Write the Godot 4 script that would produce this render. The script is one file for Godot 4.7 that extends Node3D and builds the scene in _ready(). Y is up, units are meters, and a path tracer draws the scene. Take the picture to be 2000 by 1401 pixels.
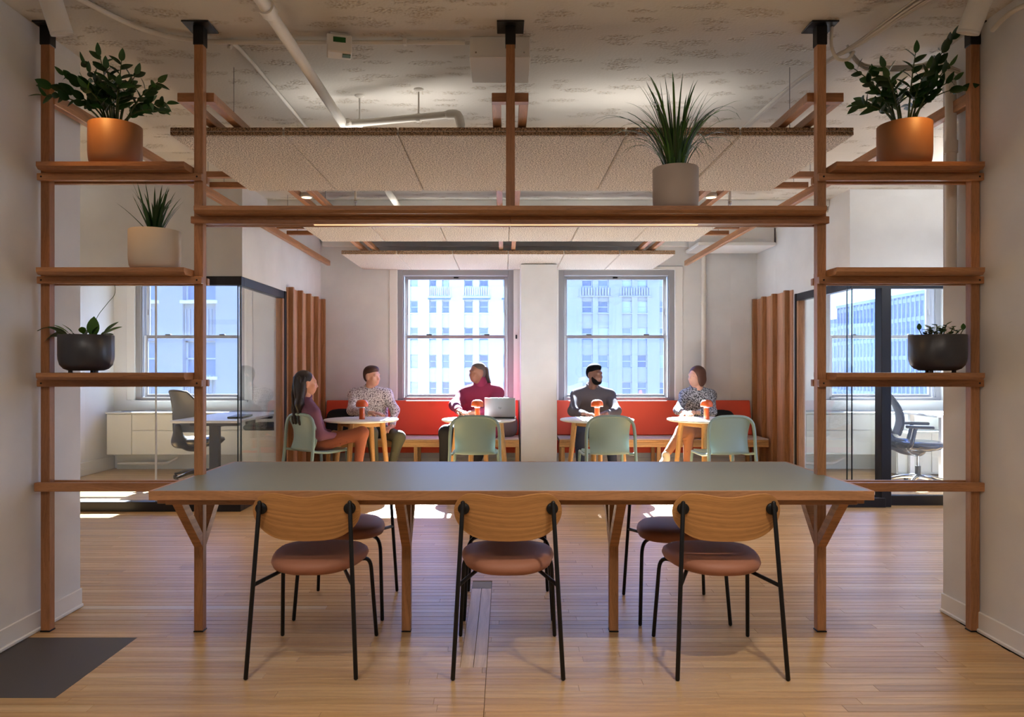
extends Node3D
# An office lounge seen through an oak shelving frame. World: x right, y up, the camera looks along -z; W(x, y, d) is a point d metres in front of the camera plane.

var M := {}
var used := {}
var rng := RandomNumberGenerator.new()

func W(x: float, y: float, d: float) -> Vector3:
	return Vector3(x, y, -d)

func numbered(called: String) -> String:
	var n: int = used.get(called, 0)
	used[called] = n + 1
	return called if n == 0 else "%s_%03d" % [called, n]

func thing(called: String, label: String, category: String, at := Vector3.ZERO, turn := 0.0, group := "") -> Node3D:
	var o := Node3D.new()
	o.name = numbered(called)
	add_child(o)
	o.position = at
	o.rotation.y = turn
	o.set_meta("label", label)
	o.set_meta("category", category)
	if group:
		o.set_meta("group", group)
	return o

func structure(called: String, label := "") -> Node3D:
	var o := Node3D.new()
	o.name = numbered(called)
	add_child(o)
	o.set_meta("kind", "structure")
	if label:
		o.set_meta("label", label)
	return o

func begin() -> SurfaceTool:
	var st := SurfaceTool.new()
	st.begin(Mesh.PRIMITIVE_TRIANGLES)
	return st

func finish(st: SurfaceTool) -> ArrayMesh:
	st.generate_normals()
	return st.commit()

func put(called: String, mesh: Mesh, m: Material, parent: Node, xf := Transform3D.IDENTITY) -> MeshInstance3D:
	var o := MeshInstance3D.new()
	o.name = called
	o.mesh = mesh
	o.material_override = m
	parent.add_child(o, true)
	o.transform = xf
	return o

func part(called: String, st: SurfaceTool, m: Material, parent: Node, xf := Transform3D.IDENTITY) -> MeshInstance3D:
	return put(called, finish(st), m, parent, xf)

# ---------- shapes ----------
func tri(st: SurfaceTool, a: Vector3, b: Vector3, c: Vector3, out: Vector3, ua := Vector2.ZERO, ub := Vector2.ZERO, uc := Vector2.ZERO) -> void:
	var n := (c - a).cross(b - a)
	if n.length_squared() < 1e-16:
		return
	st.set_uv(ua)
	st.add_vertex(a)
	if n.dot(out) >= 0.0:
		st.set_uv(ub)
		st.add_vertex(b)
		st.set_uv(uc)
		st.add_vertex(c)
	else:
		st.set_uv(uc)
		st.add_vertex(c)
		st.set_uv(ub)
		st.add_vertex(b)

func quad(st: SurfaceTool, a: Vector3, b: Vector3, c: Vector3, d: Vector3, out: Vector3, ua := Vector2.ZERO, ub := Vector2.ZERO, uc := Vector2.ZERO, ud := Vector2.ZERO) -> void:
	tri(st, a, b, c, out, ua, ub, uc)
	tri(st, a, c, d, out, ua, uc, ud)

func corner(axis: int, s: Array, h: Vector3, bev: float) -> Vector3:
	var p := Vector3.ZERO
	for i in 3:
		p[i] = s[i] * (h[i] if i == axis else h[i] - bev)
	return p

# A box with chamfered edges; u runs along its longest side, in metres.
func box(st: SurfaceTool, at: Vector3, size: Vector3, bev := 0.0, turn := Basis.IDENTITY) -> void:
	st.set_smooth_group(-1)
	var h := size / 2.0
	bev = minf(bev, minf(h.x, minf(h.y, h.z)) * 0.6)
	var g := size.max_axis_index()
	var uo := Vector2(rng.randf() * 5.0, rng.randf() * 5.0)
	var uv := func(p: Vector3, face: int) -> Vector2:
		if face != g:
			return uo + Vector2(p[g], p[3 - g - face])
		return uo + Vector2(p[(face + 1) % 3] * 0.15, p[(face + 2) % 3])
	for a in 3:
		var b := (a + 1) % 3
		var c := (a + 2) % 3
		for s in [-1, 1]:
			var q := []
			for k in [[-1, -1], [1, -1], [1, 1], [-1, 1]]:
				var sg := [0, 0, 0]
				sg[a] = s
				sg[b] = k[0]
				sg[c] = k[1]
				q.append(corner(a, sg, h, bev))
			var out := Vector3.ZERO
			out[a] = s
			quad(st, at + turn * q[0], at + turn * q[1], at + turn * q[2], at + turn * q[3], turn * out, uv.call(q[0], a), uv.call(q[1], a), uv.call(q[2], a), uv.call(q[3], a))
	if bev <= 0.0:
		return
	for a in 3:
		var b := (a + 1) % 3
		var c := (a + 2) % 3
		for sa in [-1, 1]:
			for sb in [-1, 1]:
				var lo := [0, 0, 0]
				var hi := [0, 0, 0]
				lo[a] = sa
				lo[b] = sb
				lo[c] = -1
				hi[a] = sa
				hi[b] = sb
				hi[c] = 1
				var p := [corner(a, lo, h, bev), corner(a, hi, h, bev), corner(b, hi, h, bev), corner(b, lo, h, bev)]
				var out := Vector3.ZERO
				out[a] = sa
				out[b] = sb
				quad(st, at + turn * p[0], at + turn * p[1], at + turn * p[2], at + turn * p[3], turn * out, uv.call(p[0], a), uv.call(p[1], a), uv.call(p[2], a), uv.call(p[3], a))
	for sx in [-1, 1]:
		for sy in [-1, 1]:
			for sz in [-1, 1]:
				var s := [sx, sy, sz]
				tri(st, at + turn * corner(0, s, h, bev), at + turn * corner(1, s, h, bev), at + turn * corner(2, s, h, bev), turn * Vector3(sx, sy, sz))

func box_part(called: String, at: Vector3, size: Vector3, m: Material, parent: Node, bev := 0.002, turn := Basis.IDENTITY) -> MeshInstance3D:
	var st := begin()
	box(st, Vector3.ZERO, size, bev)
	return part(called, st, m, parent, Transform3D(turn, at))

# x0..x1, y0..y1, d0..d1
func slab(called: String, x0: float, x1: float, y0: float, y1: float, d0: float, d1: float, m: Material, parent: Node, bev := 0.0) -> MeshInstance3D:
	return box_part(called, W((x0 + x1) / 2, (y0 + y1) / 2, (d0 + d1) / 2), Vector3(x1 - x0, y1 - y0, d1 - d0), m, parent, bev)

# A swept tube; r is a number or one number for each point.
func tube(st: SurfaceTool, pts: Array, r, sides := 10, round_ends := true) -> void:
	var n := pts.size()
	var rings := []
	var dirs := []
	for i in n:
		var d: Vector3 = pts[min(i + 1, n - 1)] - pts[max(i - 1, 0)]
		dirs.append(d.normalized())
	var side: Vector3 = dirs[0].cross(Vector3.UP if absf(dirs[0].y) < 0.9 else Vector3.RIGHT).normalized()
	var ring_at := func(p: Vector3, d: Vector3, s: Vector3, rr: float) -> Array:
		var up := d.cross(s).normalized()
		var ring := []
		for k in sides:
			var a := TAU * k / sides
			ring.append(p + (s * cos(a) + up * sin(a)) * rr)
		return ring
	var centers := []
	for i in n:
		side = (side - dirs[i] * side.dot(dirs[i])).normalized()
		var rr: float = r[i] if r is Array else r
		if i == 0 and round_ends:
			for t in [[0.95, 0.35], [0.55, 0.83]]:
				var p: Vector3 = pts[0] - dirs[0] * rr * t[0] * 0.8
				rings.append(ring_at.call(p, dirs[0], side, rr * t[1]))
				centers.append(p)
		rings.append(ring_at.call(pts[i], dirs[i], side, rr))
		centers.append(pts[i])
		if i == n - 1 and round_ends:
			for t in [[0.55, 0.83], [0.95, 0.35]]:
				var p: Vector3 = pts[i] + dirs[i] * rr * t[0] * 0.8
				rings.append(ring_at.call(p, dirs[i], side, rr * t[1]))
				centers.append(p)
	st.set_smooth_group(0)
	var run := 0.0
	for i in rings.size() - 1:
		var next: float = run + (centers[i + 1] - centers[i]).length()
		for k in sides:
			var k2: int = (k + 1) % sides
			var out: Vector3 = rings[i][k] + rings[i][k2] + rings[i + 1][k] + rings[i + 1][k2] - 2.0 * (centers[i] + centers[i + 1])
			quad(st, rings[i][k], rings[i][k2], rings[i + 1][k2], rings[i + 1][k], out, Vector2(run, float(k) / sides * 0.1), Vector2(run, float(k + 1) / sides * 0.1), Vector2(next, float(k + 1) / sides * 0.1), Vector2(next, float(k) / sides * 0.1))
		run = next
	st.set_smooth_group(-1)
	for e in [[0, -1.0], [rings.size() - 1, 1.0]]:
		var ring: Array = rings[e[0]]
		for k in sides:
			tri(st, centers[e[0]], ring[k], ring[(k + 1) % sides], dirs[0 if e[1] < 0 else n - 1] * e[1])

func tube_part(called: String, pts: Array, r, m: Material, parent: Node, sides := 10, round_ends := true) -> MeshInstance3D:
	var st := begin()
	tube(st, pts, r, sides, round_ends)
	return part(called, st, m, parent)

# Points of a polyline whose corners are rounded.
func bent(pts: Array, r: float, steps := 5) -> Array:
	var out := [pts[0]]
	for i in range(1, pts.size() - 1):
		var a: Vector3 = (pts[i - 1] - pts[i])
		var b: Vector3 = (pts[i + 1] - pts[i])
		var t: float = minf(r, minf(a.length(), b.length()) * 0.45)
		var p: Vector3 = pts[i] + a.normalized() * t
		var q: Vector3 = pts[i] + b.normalized() * t
		for k in steps + 1:
			var f := float(k) / steps
			out.append(p.lerp(pts[i], f).lerp(pts[i].lerp(q, f), f))
	out.append(pts[-1])
	return out

# A smooth curve through points.
func curve(pts: Array, steps := 6) -> Array:
	var out := []
	var n := pts.size()
	for i in n - 1:
		var p0: Vector3 = pts[max(i - 1, 0)]
		var p3: Vector3 = pts[min(i + 2, n - 1)]
		for k in steps:
			out.append(pts[i].cubic_interpolate(pts[i + 1], p0, p3, float(k) / steps))
	out.append(pts[-1])
	return out

# A turned shape: profile points are (radius, height), running up the outside.
func lathe(st: SurfaceTool, prof: Array, segs := 28, at := Vector3.ZERO, flat := false) -> void:
	for i in prof.size() - 1:
		var a: Vector2 = prof[i]
		var b: Vector2 = prof[i + 1]
		var n2 := Vector2(b.y - a.y, a.x - b.x)
		st.set_smooth_group(-1 if flat else 0)
		for k in segs:
			var t0 := TAU * k / segs
			var t1 := TAU * (k + 1) / segs
			var c0 := Vector3(cos(t0), 0, sin(t0))
			var c1 := Vector3(cos(t1), 0, sin(t1))
			var out := (c0 + c1).normalized() * n2.x + Vector3.UP * n2.y
			quad(st, at + c0 * a.x + Vector3.UP * a.y, at + c1 * a.x + Vector3.UP * a.y, at + c1 * b.x + Vector3.UP * b.y, at + c0 * b.x + Vector3.UP * b.y, out, Vector2(t0 * 0.3, a.y), Vector2(t1 * 0.3, a.y), Vector2(t1 * 0.3, b.y), Vector2(t0 * 0.3, b.y))

# A sheet f(u, v), u and v from 0 to 1, with thickness.
func shell(st: SurfaceTool, f: Callable, nu: int, nv: int, thick: float) -> void:
	var front := []
	var back := []
	for i in nu + 1:
		var fr := []
		var bk := []
		for j in nv + 1:
			var u := float(i) / nu
			var v := float(j) / nv
			var p: Vector3 = f.call(u, v)
			var du: Vector3 = f.call(minf(u + 0.01, 1), v) - f.call(maxf(u - 0.01, 0), v)
			var dv: Vector3 = f.call(u, minf(v + 0.01, 1)) - f.call(u, maxf(v - 0.01, 0))
			if du.length() < 1e-6:
				du = f.call(minf(u + 0.02, 1), 0.5) - f.call(maxf(u - 0.02, 0), 0.5)
			if dv.length() < 1e-6:
				var uu := clampf(u, 0.08, 0.92)
				dv = f.call(uu, 1.0) - f.call(uu, 0.0)
			var n := du.cross(dv).normalized()
			fr.append(p + n * thick / 2)
			bk.append(p - n * thick / 2)
		front.append(fr)
		back.append(bk)
	st.set_smooth_group(1)
	for i in nu:
		for j in nv:
			var out: Vector3 = front[i][j] + front[i + 1][j + 1] - back[i][j] - back[i + 1][j + 1]
			var u0 := Vector2(float(i) / nu, float(j) / nv)
			var u1 := Vector2(float(i + 1) / nu, float(j + 1) / nv)
			quad(st, front[i][j], front[i + 1][j], front[i + 1][j + 1], front[i][j + 1], out, u0, Vector2(u1.x, u0.y), u1, Vector2(u0.x, u1.y))
			quad(st, back[i][j], back[i + 1][j], back[i + 1][j + 1], back[i][j + 1], -out, u0, Vector2(u1.x, u0.y), u1, Vector2(u0.x, u1.y))
	st.set_smooth_group(2)
	for i in nu:
		for j in [0, nv]:
			var o: Vector3 = front[i][j] - front[i][nv / 2] + front[i + 1][j] - front[i + 1][nv / 2]
			quad(st, front[i][j], front[i + 1][j], back[i + 1][j], back[i][j], o)
	for j in nv:
		for i in [0, nu]:
			var o: Vector3 = front[i][j] - front[nu / 2][j] + front[i][j + 1] - front[nu / 2][j + 1]
			quad(st, front[i][j], front[i][j + 1], back[i][j + 1], back[i][j], o)

# A padded disc: outline(angle) gives x and z; layers are [scale, height].
func pad(st: SurfaceTool, outline: Callable, layers: Array, at := Vector3.ZERO, segs := 32) -> void:
	st.set_smooth_group(0)
	for i in layers.size() - 1:
		var a: Array = layers[i]
		var b: Array = layers[i + 1]
		for k in segs:
			var o0: Vector2 = outline.call(TAU * k / segs)
			var o1: Vector2 = outline.call(TAU * (k + 1) / segs)
			var mid := (o0 + o1).normalized()
			var out: Vector3 = Vector3(mid.x, 0, mid.y) * (b[1] - a[1]) + Vector3.UP * (a[0] - b[0]) * 0.2
			if absf(a[0] - b[0]) * 0.2 > absf(b[1] - a[1]):
				out = Vector3.UP * (a[0] - b[0])
			quad(st, at + Vector3(o0.x * a[0], a[1], o0.y * a[0]), at + Vector3(o1.x * a[0], a[1], o1.y * a[0]), at + Vector3(o1.x * b[0], b[1], o1.y * b[0]), at + Vector3(o0.x * b[0], b[1], o0.y * b[0]), out, o0 * a[0], o1 * a[0], o1 * b[0], o0 * b[0])

# A flat polygon (x, y) with thickness along z, placed by xf.
func prism(st: SurfaceTool, poly: PackedVector2Array, depth: float, xf := Transform3D.IDENTITY) -> void:
	st.set_smooth_group(-1)
	var ids := Geometry2D.triangulate_polygon(poly)
	for i in range(0, ids.size(), 3):
		for s in [-1.0, 1.0]:
			var p := []
			for k in 3:
				p.append(xf * Vector3(poly[ids[i + k]].x, poly[ids[i + k]].y, s * depth / 2))
			tri(st, p[0], p[1], p[2], xf.basis * Vector3(0, 0, s), poly[ids[i]], poly[ids[i + 1]], poly[ids[i + 2]])
	var cw := Geometry2D.is_polygon_clockwise(poly)
	for i in poly.size():
		var a := poly[i]
		var b := poly[(i + 1) % poly.size()]
		var n := Vector2(b.y - a.y, a.x - b.x) * (-1.0 if cw else 1.0)
		quad(st, xf * Vector3(a.x, a.y, -depth / 2), xf * Vector3(b.x, b.y, -depth / 2), xf * Vector3(b.x, b.y, depth / 2), xf * Vector3(a.x, a.y, depth / 2), xf.basis * Vector3(n.x, n.y, 0), Vector2(0, i * 0.21), Vector2(0, i * 0.21 + (b - a).length()), Vector2(depth, i * 0.21 + (b - a).length()), Vector2(depth, i * 0.21))

# ---------- smooth bodies: distance fields meshed as surface nets ----------
# prims: [a, b, ra, rb] tapered capsules or ["e", center, radii, basis] ellipsoids
func nets(st: SurfaceTool, prims: Array, cell: float, k: float, xf := Transform3D.IDENTITY) -> void:
	var lo := Vector3.INF
	var hi := -Vector3.INF
	var m := 2.5 / k + 2.0 * cell
	var boxes := []
	for p in prims:
		var l: Vector3
		var h: Vector3
		if p[0] is String:
			var e: float = maxf(p[2].x, maxf(p[2].y, p[2].z)) + m
			l = p[1] - Vector3.ONE * e
			h = p[1] + Vector3.ONE * e
		else:
			var e: float = maxf(p[2], p[3]) + m
			l = p[0].min(p[1]) - Vector3.ONE * e
			h = p[0].max(p[1]) + Vector3.ONE * e
		boxes.append([l, h])
		lo = lo.min(l)
		hi = hi.max(h)
	var nx := int((hi.x - lo.x) / cell) + 2
	var ny := int((hi.y - lo.y) / cell) + 2
	var nz := int((hi.z - lo.z) / cell) + 2
	var acc := PackedFloat32Array()
	acc.resize(nx * ny * nz)
	for q in prims.size():
		var p: Array = prims[q]
		var l: Vector3 = (boxes[q][0] - lo) / cell
		var h: Vector3 = (boxes[q][1] - lo) / cell
		var ell: bool = p[0] is String
		var ax := Vector3.ZERO
		var inv := 0.0
		var ra := 0.0
		var rd := 0.0
		var eb := Basis.IDENTITY
		var er := Vector3.ONE
		var ec := Vector3.ZERO
		var emin := 0.0
		if ell:
			ec = p[1]
			er = p[2]
			eb = (p[3] as Basis).transposed() if p.size() > 3 else Basis.IDENTITY
			emin = minf(er.x, minf(er.y, er.z))
		else:
			ec = p[0]
			ax = p[1] - p[0]
			inv = 1.0 / maxf(ax.length_squared(), 1e-9)
			ra = p[2]
			rd = p[3] - p[2]
		for z in range(maxi(int(l.z), 0), mini(int(h.z) + 1, nz)):
			for y in range(maxi(int(l.y), 0), mini(int(h.y) + 1, ny)):
				var row := (z * ny + y) * nx
				for x in range(maxi(int(l.x), 0), mini(int(h.x) + 1, nx)):
					var w := lo + Vector3(x, y, z) * cell - ec
					var d: float
					if ell:
						w = (eb * w) / er
						d = (w.length() - 1.0) * emin
					else:
						var t := clampf(w.dot(ax) * inv, 0.0, 1.0)
						d = (w - ax * t).length() - ra - rd * t
					if d < m:
						acc[row + x] += exp(-k * maxf(d, -0.05))
	var at := {}
	var sxy := nx * ny
	var offs := [0, 1, nx, nx + 1, sxy, sxy + 1, sxy + nx, sxy + nx + 1]
	var spot := [Vector3(0, 0, 0), Vector3(1, 0, 0), Vector3(0, 1, 0), Vector3(1, 1, 0), Vector3(0, 0, 1), Vector3(1, 0, 1), Vector3(0, 1, 1), Vector3(1, 1, 1)]
	var edges := [[0, 1], [2, 3], [4, 5], [6, 7], [0, 2], [1, 3], [4, 6], [5, 7], [0, 4], [1, 5], [2, 6], [3, 7]]
	for z in nz - 1:
		for y in ny - 1:
			var row := (z * ny + y) * nx
			for x in nx - 1:
				var i := row + x
				var n := 0
				for o in offs:
					if acc[i + o] >= 1.0:
						n += 1
				if n == 0 or n == 8:
					continue
				var vals := []
				for o in offs:
					vals.append(-log(maxf(acc[i + o], 1e-4)) / k)
				var sum := Vector3.ZERO
				var c := 0
				for e in edges:
					var va: float = vals[e[0]]
					var vb: float = vals[e[1]]
					if (va <= 0.0) != (vb <= 0.0):
						sum += spot[e[0]].lerp(spot[e[1]], va / (va - vb))
						c += 1
				at[i] = lo + (Vector3(x, y, z) + sum / c) * cell
	st.set_smooth_group(0)
	for i in at:
		var on: bool = acc[i] >= 1.0
		for d in [[1, nx, sxy], [nx, sxy, 1], [sxy, 1, nx]]:
			if (acc[i + d[0]] >= 1.0) == on:
				continue
			var a: int = i - d[1] - d[2]
			var b: int = i - d[2]
			var e: int = i - d[1]
			if at.has(a) and at.has(b) and at.has(e):
				var step := Vector3(1, 0, 0) if d[0] == 1 else Vector3(0, 1, 0) if d[0] == nx else Vector3(0, 0, 1)
				quad(st, xf * at[a], xf * at[b], xf * at[i], xf * at[e], xf.basis * (step if on else -step))

# ---------- materials ----------
func mat(called: String, c: Color, rough := 0.6, more := {}) -> StandardMaterial3D:
	var m := StandardMaterial3D.new()
	m.resource_name = called
	m.albedo_color = c
	m.roughness = rough
	for k in more:
		m.set(k, more[k])
	M[called] = m
	return m

func noise(seed_: int, freq: float, kind := FastNoiseLite.TYPE_SIMPLEX_SMOOTH, octaves := 1) -> FastNoiseLite:
	var n := FastNoiseLite.new()
	n.seed = seed_
	n.frequency = freq
	n.noise_type = kind
	n.fractal_type = FastNoiseLite.FRACTAL_FBM if octaves > 1 else FastNoiseLite.FRACTAL_NONE
	n.fractal_octaves = octaves
	return n

func tex(im: Image) -> ImageTexture:
	return ImageTexture.create_from_image(im)

# ---------- the scene ----------
func _ready() -> void:
	rng.seed = 20240
	# camera: level, lens shifted up and right
	var cam := Camera3D.new()
	cam.name = "camera"
	add_child(cam)
	cam.position = Vector3(0, 1.27, 0)
	cam.projection = Camera3D.PROJECTION_FRUSTUM
	cam.near = 0.05
	cam.far = 600.0
	cam.size = 2.0 * 0.05 * 700.5 / 1420.0
	cam.frustum_offset = Vector2(14.0, 18.0) / 1420.0 * 0.05
	cam.current = true
	# sky and exposure
	var we := WorldEnvironment.new()
	we.name = "environment"
	var env := Environment.new()
	env.background_mode = Environment.BG_SKY
	var sky := Sky.new()
	var sm := ProceduralSkyMaterial.new()
	sm.sky_top_color = Color(0.28, 0.5, 0.98)
	sm.sky_horizon_color = Color(0.72, 0.86, 1.0)
	sm.sky_curve = 0.2
	sm.ground_bottom_color = Color(0.4, 0.42, 0.45)
	sm.ground_horizon_color = Color(0.7, 0.75, 0.8)
	sm.sky_energy_multiplier = 1.0
	sm.sun_angle_max = 4.0
	sky.sky_material = sm
	env.sky = sky
	env.background_energy_multiplier = 3.8
	env.tonemap_mode = Environment.TONE_MAPPER_LINEAR
	env.tonemap_exposure = 1.7
	env.sdfgi_enabled = true
	env.ssao_enabled = true
	env.ssil_enabled = true
	we.environment = env
	add_child(we)
	# the sun, high beyond the street windows
	var sun := DirectionalLight3D.new()
	sun.name = "sun"
	add_child(sun)
	sun.look_at_from_position(Vector3.ZERO, Vector3(0.02, -0.75, 1.0))
	sun.light_color = Color(0.92, 0.965, 1.0)
	sun.light_energy = 25.0
	sun.light_angular_distance = 0.6
	sun.shadow_enabled = true
	# ceiling lamps of the room behind the camera and the pendants added in the cross corridor: see ceiling_lamps()
	make_materials()
	print("materials")
	build_shell()
	build_floor()
	build_ceiling()
	build_windows()
	build_offices()
	print("shell")
	build_outside()
	print("outside")
	ceiling_lamps()
	build_frame()
	build_table()
	build_joists()
	build_panels()
	build_dining_chairs()
	print("front")
	build_bench()
	build_round_tables()
	build_green_chairs()
	build_office_things()
	build_pipes()
	print("things")
	build_plants()
	print("plants")
	build_people()
	print("people")

func grain_image(seed_: int, w: int, h: int, strength: float, rays: float) -> Image:
	var im := Image.create(w, h, false, Image.FORMAT_RGB8)
	var bend := noise(seed_, 0.006)
	var coarse := noise(seed_ + 1, 0.03)
	var fine := noise(seed_ + 2, 0.35)
	var pore := noise(seed_ + 3, 0.9)
	for y in h:
		for x in w:
			var xx := float(x)
			var f := clampf((xx - w * 0.85) / (w * 0.15), 0.0, 1.0)
			var v := 0.0
			for s in 2:
				if s == 1 and f <= 0.0:
					break
				var px := xx - w * s
				var yy := y + 12.0 * bend.get_noise_2d(px * 0.7, y * 1.2)
				var a := coarse.get_noise_2d(px * 0.05, yy * 1.6) * 0.55 + fine.get_noise_2d(px * 0.02, yy) * 0.3
				var p := pore.get_noise_2d(px * 0.05, y * 0.8)
				a -= maxf(0.0, p - 0.35) * rays
				v += a * ((1.0 - f) if s == 0 else f)
			var g := clampf(0.82 + v * strength, 0.0, 1.0)
			im.set_pixel(x, y, Color(g, pow(g, 1.08), pow(g, 1.18)))
	return im

func make_materials() -> void:
	var oak := tex(grain_image(11, 640, 192, 0.17, 1.2))
	var maple := tex(grain_image(37, 640, 192, 0.12, 0.8))
	var wood_uv := Vector3(0.75, 2.6, 1)
	# oiled oak of the frame, red-brown
	for k in 3:
		var tone: Color = [Color(0.82, 0.585, 0.395), Color(0.77, 0.535, 0.35), Color(0.85, 0.62, 0.43)][k]
		mat("frame_oak_%d" % k, tone, 0.42, {"albedo_texture": oak, "uv1_scale": wood_uv})
	mat("light_oak", Color(0.9, 0.7, 0.45), 0.45, {"albedo_texture": oak, "uv1_scale": wood_uv})
	mat("oak_veneer", Color(0.88, 0.64, 0.39), 0.42, {"albedo_texture": oak, "uv1_scale": Vector3(0.33, 1.0, 1)})
	mat("fin_oak", Color(0.78, 0.56, 0.375), 0.45, {"albedo_texture": oak, "uv1_scale": wood_uv})
	mat("panel_veneer", Color(0.9, 0.68, 0.54), 0.45, {"albedo_texture": oak, "uv1_scale": wood_uv})
	# strip flooring
	for k in 6:
		var tone: Color = [Color(0.91, 0.745, 0.53), Color(0.87, 0.7, 0.48), Color(0.93, 0.78, 0.575), Color(0.82, 0.665, 0.47), Color(0.89, 0.715, 0.5), Color(0.95, 0.87, 0.75)][k]
		mat("strip_%d" % k, tone, 0.36, {"albedo_texture": maple, "uv1_scale": Vector3(0.8, 3.2, 1), "metallic_specular": 0.42})
	mat("strip_gap", Color(0.13, 0.09, 0.06), 0.9)
	mat("sage_linoleum", Color(0.46, 0.49, 0.45), 0.42)
	mat("slate", Color(0.3, 0.28, 0.265), 0.6)
	mat("grey_patch", Color(0.5, 0.47, 0.44), 0.6)
	# plaster and paint
	var wallim := Image.create(256, 256, false, Image.FORMAT_RGB8)
	var wn := noise(5, 0.02, FastNoiseLite.TYPE_SIMPLEX_SMOOTH, 4)
	for y in 256:
		for x in 256:
			var g := 0.965 + 0.035 * wn.get_noise_2d(x, y)
			wallim.set_pixel(x, y, Color(g, g, g))
	var walltex := tex(wallim)
	var tri_uv := {"albedo_texture": walltex, "uv1_triplanar": true, "uv1_world_triplanar": true, "uv1_scale": Vector3.ONE * 0.35}
	mat("wall_paint", Color(0.9, 0.9, 0.895), 0.75, tri_uv)
	mat("white_paint", Color(0.9, 0.895, 0.875), 0.5)
	mat("trim_paint", Color(0.9, 0.895, 0.88), 0.45)
	mat("pipe_paint", Color(0.88, 0.86, 0.82), 0.5)
	mat("cable_grey", Color(0.82, 0.8, 0.77), 0.5)
	# board-marked, patched concrete ceiling
	var n := 640
	var col := Image.create(n, n, false, Image.FORMAT_RGB8)
	var hgt := Image.create(n, n, false, Image.FORMAT_RGB8)
	var scrape := noise(22, 0.09, FastNoiseLite.TYPE_SIMPLEX_SMOOTH, 3)
	var broad := noise(24, 0.006)
	var blob := PackedFloat32Array()
	blob.resize(n * n)
	var drop := RandomNumberGenerator.new()
	drop.seed = 404
	for b in 250:
		var cx := drop.randi() % n
		var cy := drop.randi() % n
		var rx := drop.randf_range(10.0, 28.0)
		var ry := drop.randf_range(5.0, 11.0)
		for dy in range(-12, 13):
			for dx in range(-30, 31):
				var r := sqrt(pow(dx / rx, 2.0) + pow(dy / ry, 2.0)) + 0.5 * scrape.get_noise_2d(cx + dx * 1.3, cy + dy * 1.6)
				var at := posmod(cy + dy, n) * n + posmod(cx + dx, n)
				blob[at] = maxf(blob[at], 1.0 - smoothstep(0.55, 1.0, r))
	for y in n:
		for x in n:
			var p := blob[y * n + x]
			var s := scrape.get_noise_2d(x * 1.1, y * 1.7)
			var fine := scrape.get_noise_2d(x * 2.6 + 300.0, y * 3.0)
			var spot := p * smoothstep(0.1, 0.35, fine)
			var g := 0.93 + 0.04 * broad.get_noise_2d(x, y) - 0.06 * p * absf(s) - 0.1 * spot - 0.02 * p
			col.set_pixel(x, y, Color(g, g * (1.0 - 0.05 * spot - 0.008), g * (1.0 - 0.12 * spot - 0.025)))
			var hh := clampf(0.5 + p * (0.35 * s + 0.25 * fine) + 0.035 * fine, 0, 1)
			hgt.set_pixel(x, y, Color(hh, hh, hh))
	mat("concrete", Color(0.87, 0.855, 0.83), 0.8, {"albedo_texture": tex(col), "uv1_triplanar": true, "uv1_world_triplanar": true, "uv1_scale": Vector3.ONE * 0.36, "heightmap_enabled": true, "heightmap_texture": tex(hgt), "heightmap_scale": 1.6})
	# wood-wool acoustic board
	var wool := Image.create(512, 512, false, Image.FORMAT_RGB8)
	var woolh := Image.create(512, 512, false, Image.FORMAT_RGB8)
	var w1 := noise(31, 0.09, FastNoiseLite.TYPE_SIMPLEX, 2)
	var w2 := noise(32, 0.2, FastNoiseLite.TYPE_SIMPLEX, 2)
	for y in 512:
		for x in 512:
			var a := w1.get_noise_2d(x, y)
			var b := w2.get_noise_2d(x + 900, y)
			var g := clampf(0.86 + 0.36 * a + 0.46 * b, 0.2, 1.0)
			wool.set_pixel(x, y, Color(g, g * 0.965, g * 0.92))
			var hh := clampf(0.5 + 0.5 * a + 0.4 * b, 0, 1)
			woolh.set_pixel(x, y, Color(hh, hh, hh))
	mat("wood_wool", Color(0.96, 0.945, 0.925), 0.95, {"albedo_texture": tex(wool), "uv1_triplanar": true, "uv1_world_triplanar": true, "uv1_scale": Vector3.ONE * 1.5, "heightmap_enabled": true, "heightmap_texture": tex(woolh), "heightmap_scale": 0.35})
	mat("wool_edge", Color(0.82, 0.7, 0.58), 0.95, {"albedo_texture": tex(wool), "uv1_triplanar": true, "uv1_world_triplanar": true, "uv1_scale": Vector3.ONE * 1.3, "heightmap_enabled": true, "heightmap_texture": tex(woolh), "heightmap_scale": 0.8})
	# metals, plastics, glass
	mat("black_steel", Color(0.075, 0.075, 0.08), 0.42, {"metallic": 0.3})
	mat("dark_frame", Color(0.14, 0.14, 0.155), 0.4, {"metallic": 0.4})
	mat("window_grey", Color(0.6, 0.6, 0.61), 0.45, {"metallic": 0.15})
	mat("chrome", Color(0.75, 0.76, 0.78), 0.18, {"metallic": 1.0})
	mat("black_plastic", Color(0.05, 0.05, 0.055), 0.35)
	mat("navy_gloss", Color(0.06, 0.075, 0.13), 0.18)
	mat("mesh_grey", Color(0.2, 0.22, 0.25), 0.5)
	mat("white_laminate", Color(0.9, 0.9, 0.89), 0.35)
	mat("cabinet_white", Color(0.86, 0.87, 0.83), 0.4)
	mat("leather", Color(0.62, 0.4, 0.3), 0.62, {"rim_enabled": true, "rim": 0.4, "rim_tint": 0.6})
	mat("red_panel", Color(0.88, 0.32, 0.21), 0.6)
	mat("sage_plastic", Color(0.53, 0.62, 0.6), 0.4)
	mat("orange_gloss", Color(0.82, 0.32, 0.05), 0.12, {"clearcoat_enabled": true, "clearcoat": 0.6})
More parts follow.
